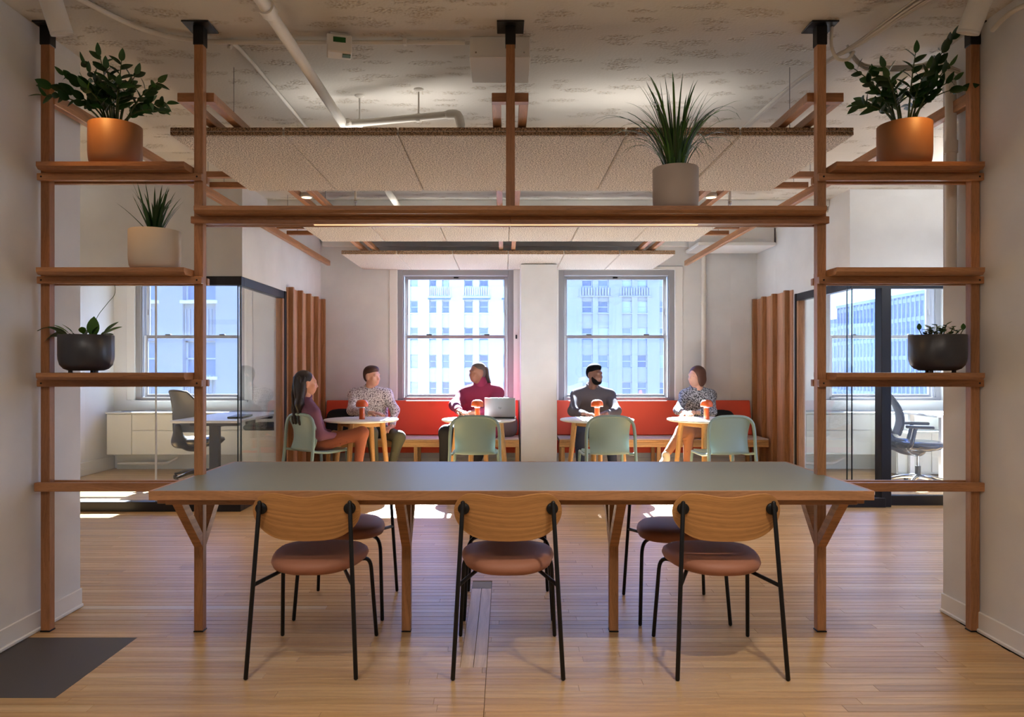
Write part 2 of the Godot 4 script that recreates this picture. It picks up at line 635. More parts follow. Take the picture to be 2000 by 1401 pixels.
	mat("orange_glass", Color(0.85, 0.33, 0.05), 0.08, {"clearcoat_enabled": true, "clearcoat": 0.8, "backlight_enabled": true, "backlight": Color(0.25, 0.08, 0.02)})
	mat("laptop_silver", Color(0.72, 0.73, 0.74), 0.35, {"metallic": 0.6})
	mat("seat_pad", Color(0.75, 0.68, 0.64), 0.85)
	mat("glass", Color(0.9, 0.96, 0.97, 0.04), 0.0, {"transparency": BaseMaterial3D.TRANSPARENCY_ALPHA, "metallic_specular": 0.5})
	mat("glass_edge", Color(0.1, 0.16, 0.18), 0.2)
	mat("clay_pot", Color(0.58, 0.39, 0.24), 0.5)
	mat("cream_pot", Color(0.8, 0.75, 0.68), 0.7)
	mat("grey_pot", Color(0.74, 0.69, 0.65), 0.7)
	mat("charcoal_pot", Color(0.22, 0.225, 0.25), 0.34)
	mat("soil", Color(0.12, 0.085, 0.06), 0.95)
	mat("leaf_dark", Color(0.1, 0.22, 0.085), 0.35, {"backlight_enabled": true, "backlight": Color(0.1, 0.2, 0.05)})
	mat("leaf_mid", Color(0.14, 0.3, 0.1), 0.4, {"backlight_enabled": true, "backlight": Color(0.12, 0.22, 0.05)})
	mat("leaf_bright", Color(0.24, 0.4, 0.11), 0.4, {"backlight_enabled": true, "backlight": Color(0.15, 0.25, 0.05)})
	mat("stem_green", Color(0.24, 0.3, 0.12), 0.5)
	mat("green_label", Color(0.05, 0.32, 0.1), 0.5)
	mat("lamp_glow", Color(1, 0.93, 0.82), 0.5, {"emission_enabled": true, "emission": Color(1, 0.86, 0.66), "emission_energy_multiplier": 1.6})
	mat("strip_glow", Color(1, 0.9, 0.7), 0.5, {"emission_enabled": true, "emission": Color(1, 0.82, 0.6), "emission_energy_multiplier": 0.62})

# ---------- walls ----------
func build_shell() -> void:
	var wp = M.wall_paint
	var o := structure("wall_left", "white wall beside the oak shelving")
	slab("wall_face", -2.5, -2.26, 0, 2.92, -4.5, 3.87, wp, o)
	slab("return", -6.5, -2.5, 0, 2.92, 3.63, 3.87, wp, o)
	o = structure("wall_right", "white wall beside the oak shelving")
	slab("wall_face", 2.285, 2.52, 0, 2.92, -4.5, 3.79, wp, o)
	slab("return", 2.52, 6.5, 0, 2.92, 3.55, 3.79, wp, o)
	o = structure("wall_back")
	slab("wall_face", -2.5, 2.52, 0, 2.92, -4.75, -4.5, wp, o)
	o = structure("wall_corridor_left")
	slab("wall_face", -6.75, -6.5, 0, 2.92, 3.63, 9.55, wp, o)
	o = structure("wall_corridor_right")
	slab("wall_face", 4.4, 4.65, 0, 2.92, 3.55, 3.95, wp, o)
	slab("wall_face", 4.4, 4.65, 0, 2.92, 6.6, 6.7, wp, o)
	slab("wall_face", 6.5, 6.75, 0, 2.92, 6.7, 9.55, wp, o)
	slab("wall_face", 4.4, 4.65, 0, 0.35, 3.95, 6.6, wp, o)
	slab("wall_face", 4.4, 4.65, 2.75, 2.92, 3.95, 6.6, wp, o)
	# street wall with four window openings
	o = structure("wall_far", "white street wall with double-hung windows")
	var gaps := [[-4.68, -3.29], [-1.36, 0.11], [0.68, 2.15], [4.06, 5.53]]
	var x := -6.5
	for g in gaps:
		slab("pier", x, g[0], 0, 2.92, 9.2, 9.45, wp, o)
		slab("apron", g[0], g[1], 0, 0.86, 9.2, 9.45, wp, o)
		slab("head", g[0], g[1], 2.51, 2.92, 9.2, 9.45, wp, o)
		x = g[1]
	slab("pier", x, 6.5, 0, 2.92, 9.2, 9.45, wp, o)
	# pilaster between the lounge windows
	o = structure("column", "white pilaster standing between the two lounge windows")
	slab("shaft", 0.19, 0.62, 0.0, 2.5, 8.63, 9.2, wp, o, 0.006)
	o = structure("trim_1", "white moulding along the head of the street wall")
	slab("moulding", -2.3, 3.15, 2.8, 2.86, 9.14, 9.2, M.trim_paint, o, 0.004)
	slab("moulding", -2.3, 3.15, 2.86, 2.92, 9.09, 9.2, M.trim_paint, o, 0.004)
	o = structure("trim_2", "white soffit at the right end of the street wall")
	slab("soffit", 2.3, 3.17, 2.74, 2.92, 8.55, 9.1, M.trim_paint, o, 0.004)
	slab("moulding", 2.26, 3.17, 2.7, 2.74, 8.5, 9.1, M.trim_paint, o, 0.004)
	for a in [["left", -2.26, -2.248, -4.5, 3.87], ["right", 2.273, 2.285, -4.5, 3.79]]:
		o = structure("baseboard_" + a[0], "low white baseboard along the near %s wall" % a[0])
		slab("board", a[1], a[2], 0, 0.098, a[3], a[4], M.trim_paint, o, 0.003)
		var s: float = 0.008 if a[0] == "left" else -0.008
		slab("shoe_moulding", minf(a[1] + s, a[1]), maxf(a[2] + s, a[2]), 0, 0.018, a[3], a[4] , M.trim_paint, o, 0.004)
	# walls of the two glazed offices
	o = structure("wall_office_left", "plain wall above the glass of the left office")
	slab("front_head", -6.5, -2.33, 2.08, 2.92, 6.45, 6.57, wp, o)
	slab("side_head", -2.45, -2.33, 2.08, 2.92, 6.57, 7.72, wp, o)
	slab("side_wall", -2.45, -2.33, 0, 2.92, 7.72, 9.2, wp, o)
	slab("cross_wall", -5.1, -4.95, 0, 2.92, 6.57, 9.2, wp, o)
	o = structure("baseboard_office", "white baseboard in the left office")
	slab("board", -4.95, -4.93, 0, 0.16, 6.6, 9.2, M.trim_paint, o, 0.004)
	o = structure("wall_office_right", "white wall above the glass of the right office")
	slab("front_head", 3.19, 6.5, 2.08, 2.92, 6.72, 6.84, wp, o)
	slab("side_head", 3.19, 3.31, 2.08, 2.92, 6.84, 7.99, wp, o)
	slab("side_wall", 3.19, 3.31, 0, 2.92, 7.99, 9.2, wp, o)
	slab("cross_wall", 6.0, 6.15, 0, 2.92, 6.84, 9.2, wp, o)

# ---------- the strip floor ----------
func build_floor() -> void:
	var o := structure("floor", "narrow maple strip floor laid across the room")
	slab("subfloor", -6.75, 6.75, -0.3, -0.012, -4.75, 9.55, M.strip_gap, o)
	var w := 0.057
	var rows := int((9.2 + 4.5) / w)
	var singles := 0
	var rest := []
	for k in 6:
		rest.append(begin())
	var dust := RandomNumberGenerator.new()
	dust.seed = 77
	var strip := func(x0: float, x1: float, d0: float, tone: int, single: bool, wide := 0.057) -> void:
		if x1 - x0 < 0.004:
			return
		var drop := dust.randf_range(-0.0006, 0.0)
		var c := W((x0 + x1) / 2, -0.006 + drop, d0 + wide / 2)
		var s := Vector3(x1 - x0 - 0.0009, 0.012, wide - dust.randf_range(0.0016, 0.0034))
		if single:
			box_part("plank", c, s, M["strip_%d" % tone], o, 0.0007)
		else:
			box(rest[tone], c, s, 0.0007)
	for r in range(rows, -1, -1):
		var d := -4.5 + r * w
		var near: bool = d > 2.55 and d < 4.9
		var half: float = 2.262 if d < 3.6 else 6.5
		var x: float = -half - dust.randf() * 1.0
		var cuts := []
		while x < half:
			var nx: float = x + dust.randf_range(0.5, 2.0)
			cuts.append([maxf(x, -half), minf(nx, half)])
			x = nx
		for c in cuts:
			var tone: int = [0, 0, 1, 1, 2, 3, 4, 4][dust.randi() % 8]
			if c[1] <= c[0]:
				continue
			var pieces := [[c[0], c[1]]]
			# the slate patch by the left wall, the mended strip in the middle and its seam
			for hole in [[-2.3, -1.73, 2.776, 3.434], [-0.19, -0.076, 3.08, 4.32], [-0.078, -0.077, 2.4, 3.08]]:
				if d + w * 0.5 > hole[2] and d + w * 0.5 < hole[3]:
					var next := []
					for p in pieces:
						if p[1] <= hole[0] or p[0] >= hole[1]:
							next.append(p)
						else:
							next.append([p[0], hole[0]])
							next.append([hole[1], p[1]])
					pieces = next
			for p in pieces:
				var seen: bool = near and absf((p[0] + p[1]) / 2) < 2.6 * maxf(1.0, d / 3.6) and singles < 285
				if seen:
					singles += 1
				strip.call(p[0], p[1], d, 5 if (absf(d - 3.83) < 0.029 and p[0] < -1.2 and p[1] > -1.2) else tone, seen)
	for k in 6:
		if k < 5:
			var m := part("plank_field", rest[k], M["strip_%d" % k], o)
			m.set_meta("kind", "stuff")
	for a in [[-0.19, -0.134, 3.08, 4.18], [-0.133, -0.077, 3.08, 4.18]]:
		box_part("mending_board", W((a[0] + a[1]) / 2, -0.006, (a[2] + a[3]) / 2), Vector3(a[1] - a[0] - 0.001, 0.012, a[3] - a[2]), M.strip_2, o, 0.0008)
	box_part("metal_plate", W(-0.134, -0.006, 4.25), Vector3(0.112, 0.012, 0.138), M.grey_patch, o, 0.0008)
	box_part("slate_patch", W(-1.995, -0.0065, 3.105), Vector3(0.528, 0.011, 0.655), M.slate, o, 0.0008)

func build_ceiling() -> void:
	var o := structure("ceiling", "rough painted concrete ceiling")
	slab("slab", -6.75, 6.75, 2.92, 3.25, -4.75, 9.55, M.concrete, o)
	o = structure("trim_3", "white dropped beam with mouldings crossing the lounge ceiling")
	slab("beam", -2.33, 3.19, 2.8, 2.92, 7.2, 7.6, M.white_paint, o)
	slab("moulding", -2.33, 3.19, 2.86, 2.92, 7.14, 7.2, M.trim_paint, o, 0.004)
	slab("moulding", -2.33, 3.19, 2.8, 2.825, 7.17, 7.2, M.trim_paint, o, 0.004)

# A double-hung window: dark grey frame, two sashes, panes, latches.
func build_windows() -> void:
	var n := 0
	for a in [[-4.68, -3.29], [-1.36, 0.11], [0.68, 2.15], [4.06, 5.53]]:
		n += 1
		var o := structure("window_%d" % n, ["double-hung window of the left office", "left double-hung window of the lounge", "right double-hung window of the lounge", "double-hung window of the right office"][n - 1])
		var x0: float = a[0]
		var x1: float = a[1]
		var y0 := 0.86
		var y1 := 2.51
		var g = M.window_grey
		slab("casing", x0 - 0.1, x0, y0 - 0.0, y1 + 0.04, 9.185, 9.2, M.trim_paint, o, 0.003)
		slab("casing", x1, x1 + 0.1, y0 - 0.0, y1 + 0.04, 9.185, 9.2, M.trim_paint, o, 0.003)
		slab("casing", x0, x1, y1, y1 + 0.04, 9.185, 9.2, M.trim_paint, o, 0.003)
		slab("frame_side", x0, x0 + 0.065, y0, y1, 9.22, 9.4, g, o, 0.004)
		slab("frame_side", x1 - 0.065, x1, y0, y1, 9.22, 9.4, g, o, 0.004)
		slab("frame_head", x0 + 0.065, x1 - 0.065, y1 - 0.07, y1, 9.22, 9.4, g, o, 0.004)
		slab("frame_sill", x0 + 0.065, x1 - 0.065, y0, y0 + 0.035, 9.2, 9.4, g, o, 0.004)
		slab("frame_bead", x0 + 0.065, x0 + 0.078, y0 + 0.035, y1 - 0.07, 9.235, 9.26, g, o, 0.002)
		slab("frame_bead", x1 - 0.078, x1 - 0.065, y0 + 0.035, y1 - 0.07, 9.235, 9.26, g, o, 0.002)
		var ym := 1.665
		for s in [[ym - 0.02, y1 - 0.07, 9.33, "upper_sash"], [y0 + 0.035, ym + 0.02, 9.28, "lower_sash"]]:
			var st := begin()
			var xa := x0 + 0.078
			var xb := x1 - 0.078
			for r in [[xa, xa + 0.04, s[0], s[1]], [xb - 0.04, xb, s[0], s[1]], [xa + 0.04, xb - 0.04, s[0], s[0] + (0.04 if s[3] == "upper_sash" else 0.035)], [xa + 0.04, xb - 0.04, s[1] - 0.04, s[1]]]:
				box(st, W((r[0] + r[1]) / 2, (r[2] + r[3]) / 2, s[2] + 0.02), Vector3(r[1] - r[0], r[3] - r[2], 0.04), 0.003)
			var sash := part(s[3], st, g, o)
			box_part("pane", W((xa + xb) / 2, (s[0] + s[1]) / 2, s[2] + 0.02), Vector3(xb - xa - 0.08, s[1] - s[0] - 0.07, 0.006), M.glass, sash)
			if s[3] == "lower_sash":
				for t in [0.24, 0.8]:
					box_part("latch", W(lerpf(xa, xb, t), ym + 0.027, 9.3), Vector3(0.07, 0.014, 0.03), M.dark_frame, sash, 0.003)
			else:
				box_part("latch", W((xa + xb) / 2, y1 - 0.085, 9.325), Vector3(0.06, 0.02, 0.01), M.dark_frame, sash, 0.003)
				for t in [xa + 0.015, xb - 0.015]:
					box_part("catch", W(t, 1.98, 9.32), Vector3(0.02, 0.07, 0.012), g, sash, 0.003)
		slab("stool", x0 - 0.04, x1 + 0.04, y0 - 0.02, y0, 9.17, 9.22, M.trim_paint, o, 0.004)
	# window on the right of the cross corridor, outside the frame: the cool daylight on the left wall comes from it
	var o := structure("window_5", "window at the right end of the cross corridor")
	for r in [[3.95, 4.01, 0.35, 2.75], [6.54, 6.6, 0.35, 2.75], [4.01, 6.54, 0.35, 0.41], [4.01, 6.54, 2.69, 2.75], [4.01, 6.54, 1.66, 1.71]]:
		slab("frame", 4.5, 4.56, r[2], r[3], r[0], r[1], M.window_grey, o, 0.003)
	slab("pane", 4.525, 4.531, 0.41, 1.66, 4.01, 6.54, M.glass, o)
	slab("pane", 4.525, 4.531, 1.71, 2.69, 4.01, 6.54, M.glass, o)

# ---------- glass fronts, fins ----------
func build_offices() -> void:
	var o := structure("glass_front_left", "frameless glass front of the left office with dark rails")
	var dk = M.dark_frame
	slab("head_rail", -6.5, -2.33, 2.0, 2.08, 6.43, 6.5, dk, o, 0.003)
	slab("sill_rail", -6.5, -2.33, 0, 0.085, 6.41, 6.5, dk, o, 0.003)
	slab("head_rail", -2.4, -2.33, 2.0, 2.08, 6.5, 7.72, dk, o, 0.003)
	slab("sill_rail", -2.4, -2.33, 0, 0.085, 6.5, 7.72, dk, o, 0.003)
	for a in [[-4.93, -3.105], [-3.09, -2.345]]:
		slab("pane", a[0], a[1], 0.085, 2.0, 6.45, 6.46, M.glass, o)
	slab("pane", -2.365, -2.355, 0.085, 2.0, 6.47, 7.62, M.glass, o)
	slab("glass_joint", -3.104, -3.1, 0.085, 2.0, 6.449, 6.461, M.white_paint, o)
	slab("glass_joint", -3.095, -3.091, 0.085, 2.0, 6.449, 6.461, M.white_paint, o)
	slab("corner_edge", -2.372, -2.366, 0.085, 2.0, 6.446, 6.462, M.glass_edge, o)
	slab("corner_edge", -2.352, -2.342, 0.085, 2.0, 6.462, 6.472, M.glass_edge, o)
	slab("jamb", -2.4, -2.33, 0.085, 2.0, 7.62, 7.68, M.fin_oak, o, 0.003)
	slab("jamb", -2.4, -2.32, 0.0, 2.08, 7.68, 7.73, dk, o, 0.003)
	o = structure("glass_front_right", "glass front and sliding door of the right office in dark frames")
	slab("head_rail", 3.19, 6.5, 2.0, 2.08, 6.7, 6.77, dk, o, 0.003)
	slab("head_rail", 3.19, 3.26, 2.0, 2.08, 6.77, 7.99, dk, o, 0.003)
	slab("sill_rail", 3.43, 6.5, 0, 0.09, 6.7, 6.77, dk, o, 0.003)
	slab("sill_rail", 3.19, 3.26, 0, 0.085, 6.7, 7.99, dk, o, 0.003)
	slab("sill_rail", 3.0, 3.46, 0, 0.085, 6.6, 6.66, dk, o, 0.003)
	slab("pane", 3.22, 3.43, 0.085, 2.0, 6.72, 6.73, M.glass, o)
	slab("pane", 3.52, 5.98, 0.09, 2.0, 6.73, 6.74, M.glass, o)
	slab("pane", 3.225, 3.235, 0.085, 2.0, 6.75, 7.86, M.glass, o)
	slab("corner_edge", 3.205, 3.212, 0.085, 2.0, 6.716, 6.73, M.glass_edge, o)
	slab("corner_edge", 3.16, 3.167, 0.085, 2.0, 6.716, 6.73, M.glass_edge, o)
	slab("door_post", 3.43, 3.52, 0.0, 2.0, 6.62, 6.74, dk, o, 0.003)
	slab("jamb", 3.19, 3.26, 0.085, 2.0, 7.9, 7.95, M.fin_oak, o, 0.003)
	slab("jamb", 3.18, 3.26, 0.0, 2.08, 7.95, 7.99, dk, o, 0.003)
	# oak fins on both side walls of the lounge
	for side in [["left", -2.33, 1.0, [7.79, 8.14, 8.49, 8.83, 9.165], 7.745], ["right", 3.19, -1.0, [8.13, 8.5, 8.84, 9.17], 8.03]]:
		var f := thing("oak_fin_panel", "tall pink-oak wall panel with upright fins on the %s of the lounge" % side[0], "wall panel", W(side[1], 0, 8.5), 0.0)
		var s: float = side[2]
		box_part("backing", Vector3(s * 0.008, 1.065, -((side[4] + 9.19) / 2 - 8.5)), Vector3(0.014, 2.13, 9.19 - side[4]), M.panel_veneer, f, 0.001)
		for d in side[3]:
			box_part("fin", Vector3(s * 0.042, 1.067, -(d - 8.5)), Vector3(0.054, 2.134, 0.042), M.fin_oak, f, 0.002)

# ---------- outside ----------
func facade_window(o: Node, x0: float, x1: float, y0: float, y1: float, d: float, frame: Material, pane: Material, bar: float) -> void:
	var st := begin()
	box(st, W((x0 + x1) / 2, y1 - bar / 2, d), Vector3(x1 - x0, bar, 0.12))
	box(st, W((x0 + x1) / 2, y0 + bar / 2, d), Vector3(x1 - x0, bar, 0.12))
	box(st, W(x0 + bar / 2, (y0 + y1) / 2, d), Vector3(bar, y1 - y0, 0.12))
	box(st, W(x1 - bar / 2, (y0 + y1) / 2, d), Vector3(bar, y1 - y0, 0.12))
	box(st, W((x0 + x1) / 2, (y0 + y1) / 2, d), Vector3(x1 - x0, bar, 0.12))
	var f := part("window", st, frame, o)
	box_part("pane", W((x0 + x1) / 2, (y0 + y1) / 2, d + 0.05), Vector3(x1 - x0, y1 - y0, 0.04), pane, f, 0.0)

func build_outside() -> void:
	mat("pale_lit_stone", Color(0.79, 0.79, 0.77), 0.85)  # bright glare painted into the stone colour
	mat("blue_shaded_stone", Color(0.58, 0.6, 0.62), 0.85)  # same facade stone with bluish shade painted into its colour
	mat("stone_frame", Color(0.7, 0.74, 0.78), 0.6)
	var panes := [mat("far_pane_a", Color(0.3, 0.38, 0.5), 0.15), mat("far_pane_b", Color(0.42, 0.5, 0.6), 0.15), mat("far_pane_c", Color(0.66, 0.74, 0.82), 0.2)]
	mat("tower_glass", Color(0.2, 0.36, 0.55), 0.25)
	mat("tower_metal", Color(0.34, 0.46, 0.6), 0.45)
	mat("asphalt", Color(0.42, 0.42, 0.43), 0.9)
	var g := structure("ground", "street far below the windows")
	slab("street", -160, 160, -32, -30, 12, 260, M.asphalt, g)
	var pick := RandomNumberGenerator.new()
	pick.seed = 5
	var k := 95.0 / 1420.0
	var o := thing("stone_building", "pale stone office block with rows of sash windows across the street", "building", W(3, -30, 95))
	var off := -o.position
	var cols := [[720, 735], [757, 772], [802, 817], [839, 853], [864, 878], [907, 924], [936, 954], [983, 998], [1030, 1046], [1060, 1076], [1093, 1099], [1136, 1157], [1167, 1188], [1214, 1233], [1244, 1263], [1287, 1303], [1345, 1362]]
	var rows := [[11.87, 13.5], [8.4, 10.0], [4.85, 6.5], [1.24, 2.98], [-2.31, -0.57], [-5.85, -4.1]]
	var holder := Node3D.new()
	var x := -22.0
	for c in cols:
		var x0: float = (c[0] - 986) * k
		var x1: float = (c[1] - 986) * k
		var stone: Material = M.pale_lit_stone if x1 < 3.0 else M.blue_shaded_stone  # left half coloured as lit stone, right half as shaded
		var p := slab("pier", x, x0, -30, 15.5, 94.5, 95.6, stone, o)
		p.position += off
		var y := -30.0
		for ri in rows.size() + 1:
			var r: Array = rows[rows.size() - 1 - ri] if ri < rows.size() else [15.5, 15.5]
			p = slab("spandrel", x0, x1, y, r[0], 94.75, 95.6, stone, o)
			p.position += off
			if ri < rows.size():
				if r[0] > 5.0 and r[0] < 11.0:
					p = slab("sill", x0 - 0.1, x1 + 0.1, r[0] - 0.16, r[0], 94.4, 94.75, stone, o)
					p.position += off
				var f0 := o.get_child_count()
				facade_window(o, x0, x1, r[0], r[1], 95.05, M.stone_frame, panes[[0, 0, 0, 1, 1, 2][pick.randi() % 6] if x1 < 3.0 else [0, 1, 1, 2, 2][pick.randi() % 5]], 0.1)
				for q in range(f0, o.get_child_count()):
					o.get_child(q).position += off
			y = r[1]
		x = x1
	var last := slab("pier", x, 30, -30, 15.5, 94.5, 95.6, M.blue_shaded_stone, o)
	last.position += off
	for a in [[-9.95, -7.05], [-5.45, -1.9], [-0.4, 1.0]]:
		last = slab("cornice", a[0], a[1], 10.12, 10.3, 93.9, 94.5, M.tower_metal, o)
		last.position += off
		last = slab("cornice", a[0], a[1], 10.3, 10.42, 93.8, 94.5, M.pale_lit_stone, o)
		last.position += off
	for a in [[-9.95, -7.0], [-5.5, -2.0], [9.6, 14.0], [14.9, 19.0]]:
		var st := begin()
		var n := 12
		for i in n:
			box(st, W(lerpf(a[0], a[1], (i + 0.5) / n), 11.15, 94.4), Vector3((a[1] - a[0]) / n * 0.55, 1.0, 0.2))
		last = part("balustrade", st, M.pale_lit_stone if a[0] < 3 else M.blue_shaded_stone, o)
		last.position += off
		last = slab("cornice", a[0] - 0.1, a[1] + 0.1, 10.48, 10.62, 94.2, 94.5, M.pale_lit_stone if a[0] < 3 else M.blue_shaded_stone, o)
		last.position += off
	holder.free()
	# a nearer wing seen from the left office
	o = thing("stone_wing", "nearer grey-blue stone wing seen through the left office window", "building", W(-17, -30, 34.6))
	off = -o.position
	cols = [[-21.4, -20.0], [-18.7, -16.4], [-15.2, -13.65]]
	x = -26.0
	for c in cols:
		last = slab("pier", x, c[0], -30, 9.5, 34.3, 35.0, M.blue_shaded_stone, o)
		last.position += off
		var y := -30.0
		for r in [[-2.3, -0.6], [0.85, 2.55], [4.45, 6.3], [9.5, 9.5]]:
			last = slab("spandrel", c[0], c[1], y, r[0], 34.5, 35.0, M.blue_shaded_stone, o)
			last.position += off
			if r[0] < 9.0:
				var st := begin()
				for i in 9:
					box(st, W(lerpf(c[0], c[1], (i + 0.5) / 9), r[1] + 0.85, 34.46), Vector3(0.06, 1.3, 0.08))
				last = part("fluting", st, M.blue_shaded_stone, o)
				last.position += off
				last = slab("sill", c[0] - 0.1, c[1] + 0.1, r[0] - 0.15, r[0], 34.2, 34.5, M.pale_lit_stone, o)
				last.position += off
				var f0 := o.get_child_count()
				facade_window(o, c[0], c[1], r[0], r[1], 34.75, M.stone_frame, panes[1], 0.07)
				for q in range(f0, o.get_child_count()):
					o.get_child(q).position += off
			y = r[1]
		x = c[1]
	last = slab("pier", x, -11.2, -30, 9.5, 34.3, 35.0, M.blue_shaded_stone, o)
	last.position += off
	# the glass tower on the right, its long front running away from us
	o = thing("glass_tower", "blue glass office tower with a sloping roof line in perspective at right", "building", W(75, -30, 132))
	box_part("core", Vector3(6.2, 22.4, 0), Vector3(12, 44.8, 64), M.tower_glass, o, 0.0)
	for i in 44:
		box_part("mullion", Vector3(0.05, 22.4, -31.8 + 63.6 * i / 43.0), Vector3(0.4, 44.8, 0.28), M.tower_metal, o, 0.0)
	for i in 13:
		box_part("floor_band", Vector3(0.12, 1.2 + 3.55 * i, 0), Vector3(0.3, 0.75, 64), M.tower_metal, o, 0.0)
	box_part("parapet", Vector3(6, 44.9, 0), Vector3(12.4, 0.6, 64.4), M.tower_metal, o, 0.0)
	o = thing("low_tower", "lower blue glass block behind the left end of the tower", "building", W(78, -30, 180))
	box_part("core", Vector3(6, 21.3, 0), Vector3(14, 42.6, 26), M.tower_glass, o, 0.0)
	for i in 12:
		box_part("floor_band", Vector3(-1.05, 1.2 + 3.55 * i, 0), Vector3(0.3, 0.75, 26), M.tower_metal, o, 0.0)
		box_part("mullion", Vector3(-1.05, 21.3, -12.5 + 25.0 * i / 11.0), Vector3(0.35, 42.6, 0.3), M.tower_metal, o, 0.0)

# ---------- lamps of the room and added unseen ones ----------
func area_light(called: String, at: Vector3, size: Vector2, energy: float, c: Color, parent: Node, turn := Vector3(-PI / 2, 0, 0)) -> void:
	var l := AreaLight3D.new()
	l.name = called
	parent.add_child(l, true)
	l.position = at
	l.rotation = turn
	l.area_size = size
	l.area_normalize_energy = true
	l.light_energy = energy
	l.light_color = c
	l.area_range = 20.0
	l.shadow_enabled = true

func ceiling_lamps() -> void:
	var warm := Color(1.0, 0.975, 0.95)
	var plain := Color(0.97, 0.985, 1.0)
	for a in [["on the left behind the camera", -1.1, 0.4, 1.6, 0.24, 1.3, warm], ["on the right behind the camera", 1.1, 0.4, 1.6, 0.24, 1.3, warm],
			["added in the left arm of the cross corridor", -4.6, 5.1, 0.3, 1.4, 0.1, plain], ["added in the right arm of the cross corridor", 3.95, 5.2, 0.3, 1.4, 0.8, plain]]:
		var hung: bool = absf(a[1]) > 3.0  # hung ones are unseen pendants, added to brighten the corridor ceiling
		var o := thing("added_pendant_lamp" if hung else "ceiling_lamp", "white linear ceiling lamp " + a[0], "lamp", W(a[1], 2.5 if hung else 2.92, a[2]), 0.0, "linear ceiling lamps outside the picture")
		if hung:
			for z in [-0.5, 0.5]:
				tube_part("wire", [Vector3(0, 0.0, z), Vector3(0, 0.42, z)], 0.002, M.black_steel, o, 5, false)
			box_part("light_uplight", Vector3(0, 0.003, 0), Vector3(a[3] - 0.02, 0.006, a[4] - 0.02), M.lamp_glow, o)
			area_light("up_light", Vector3(0, 0.012, 0), Vector2(a[3] - 0.02, a[4] - 0.02), 0.6 if a[1] < 0.0 else 1.6, a[6], o, Vector3(PI / 2, 0, 0))
		box_part("housing", Vector3(0, -0.04, 0), Vector3(a[3], 0.08, a[4]), M.white_paint, o, 0.004)
		box_part("light_diffuser", Vector3(0, -0.083, 0), Vector3(a[3] - 0.02, 0.006, a[4] - 0.02), M.lamp_glow, o)
		area_light("lamp_light", Vector3(0, -0.09, 0), Vector2(a[3] - 0.02, a[4] - 0.02), a[5], a[6], o)
	# slim unseen lamps on the acoustic panels, added to brighten the ceiling above
	for a in [["nearest panels, left", -0.74, 4.45], ["nearest panels, right", 0.8, 4.45], ["middle panels, left", -0.74, 6.4], ["middle panels, right", 0.8, 6.4]]:
		var o := thing("unseen_uplight", "added slim uplight on top of the %s of the middle joists" % a[0], "lamp", W(a[1], 2.557, a[2]), 0.0)
		box_part("housing", Vector3(0, 0.012, 0), Vector3(1.1, 0.024, 0.08), M.white_paint, o, 0.003)
		box_part("light_lens", Vector3(0, 0.026, 0), Vector3(1.08, 0.004, 0.06), M.lamp_glow, o)
		area_light("up_light", Vector3(0, 0.034, 0), Vector2(1.08, 0.06), 0.13, plain, o, Vector3(PI / 2, 0, 0))
	for a in [["left", -1.0], ["right", 1.05]]:
		var o := thing("ceiling_downlight", "white ceiling downlight above the %s dining chair, outside the picture" % a[0], "downlight", W(a[1], 2.92, 1.9))
		var st := begin()
		lathe(st, [Vector2(0, -0.05), Vector2(0.07, -0.05), Vector2(0.075, -0.045), Vector2(0.075, 0.0)], 24)
		part("housing", st, M.white_paint, o)
		st = begin()
		lathe(st, [Vector2(0, -0.054), Vector2(0.06, -0.054), Vector2(0.06, -0.05)], 24)
		part("light_lens", st, M.lamp_glow, o)
		var l := SpotLight3D.new()
		l.name = "spot"
		o.add_child(l)
		l.look_at_from_position(o.position - Vector3(0, 0.06, 0), W(a[1] * 0.75, 0.0, 2.9))
		l.light_color = Color(1.0, 0.97, 0.93)
		l.light_energy = 3.0
		l.spot_angle = 31.0
		l.spot_angle_attenuation = 0.9
		l.light_size = 0.06
		l.spot_range = 20.0
		l.shadow_enabled = true
	# track heads at the two upper corners of the frame
	for s in [[-1.947, "left", W(-1.947, 2.735, 3.2), W(-1.99, 3.0, 3.1), W(-1.85, 2.1, 3.42)], [2.037, "right", W(2.037, 2.74, 3.2), W(2.09, 3.0, 3.1), W(1.93, 2.1, 3.42)]]:
		var axis: Vector3 = (s[3] - s[2]).normalized()
		var o := thing("spotlight", "white cylinder spotlight at the upper %s corner" % s[1], "spotlight", s[2])
		tube_part("housing", [axis * 0.008, axis * 0.17], 0.046, M.white_paint, o, 24, false)
		var st := begin()
		lathe(st, [Vector2(0.046, 0.0), Vector2(0.047, 0.012), Vector2(0.04, 0.012), Vector2(0.038, 0.03), Vector2(0.0, 0.03)], 24)
		var bs := Basis(Quaternion(Vector3.UP, axis))
		part("rim", st, M.white_paint, o, Transform3D(bs, Vector3.ZERO))
		tube_part("stem", [axis * 0.165, axis * 0.165 + Vector3(0, 2.92 - s[2].y - axis.y * 0.165, 0)], 0.012, M.white_paint, o, 10, false)
		var l := SpotLight3D.new()
		l.name = "spot"
		o.add_child(l)
		l.look_at_from_position(s[2] - axis * 0.005, s[4])
		l.light_color = Color(1.0, 0.74, 0.42)
		l.light_energy = 0.2
		l.spot_angle = 30.0
		l.spot_angle_attenuation = 0.8
		l.light_size = 0.03
		l.spot_range = 20.0
		l.shadow_enabled = true

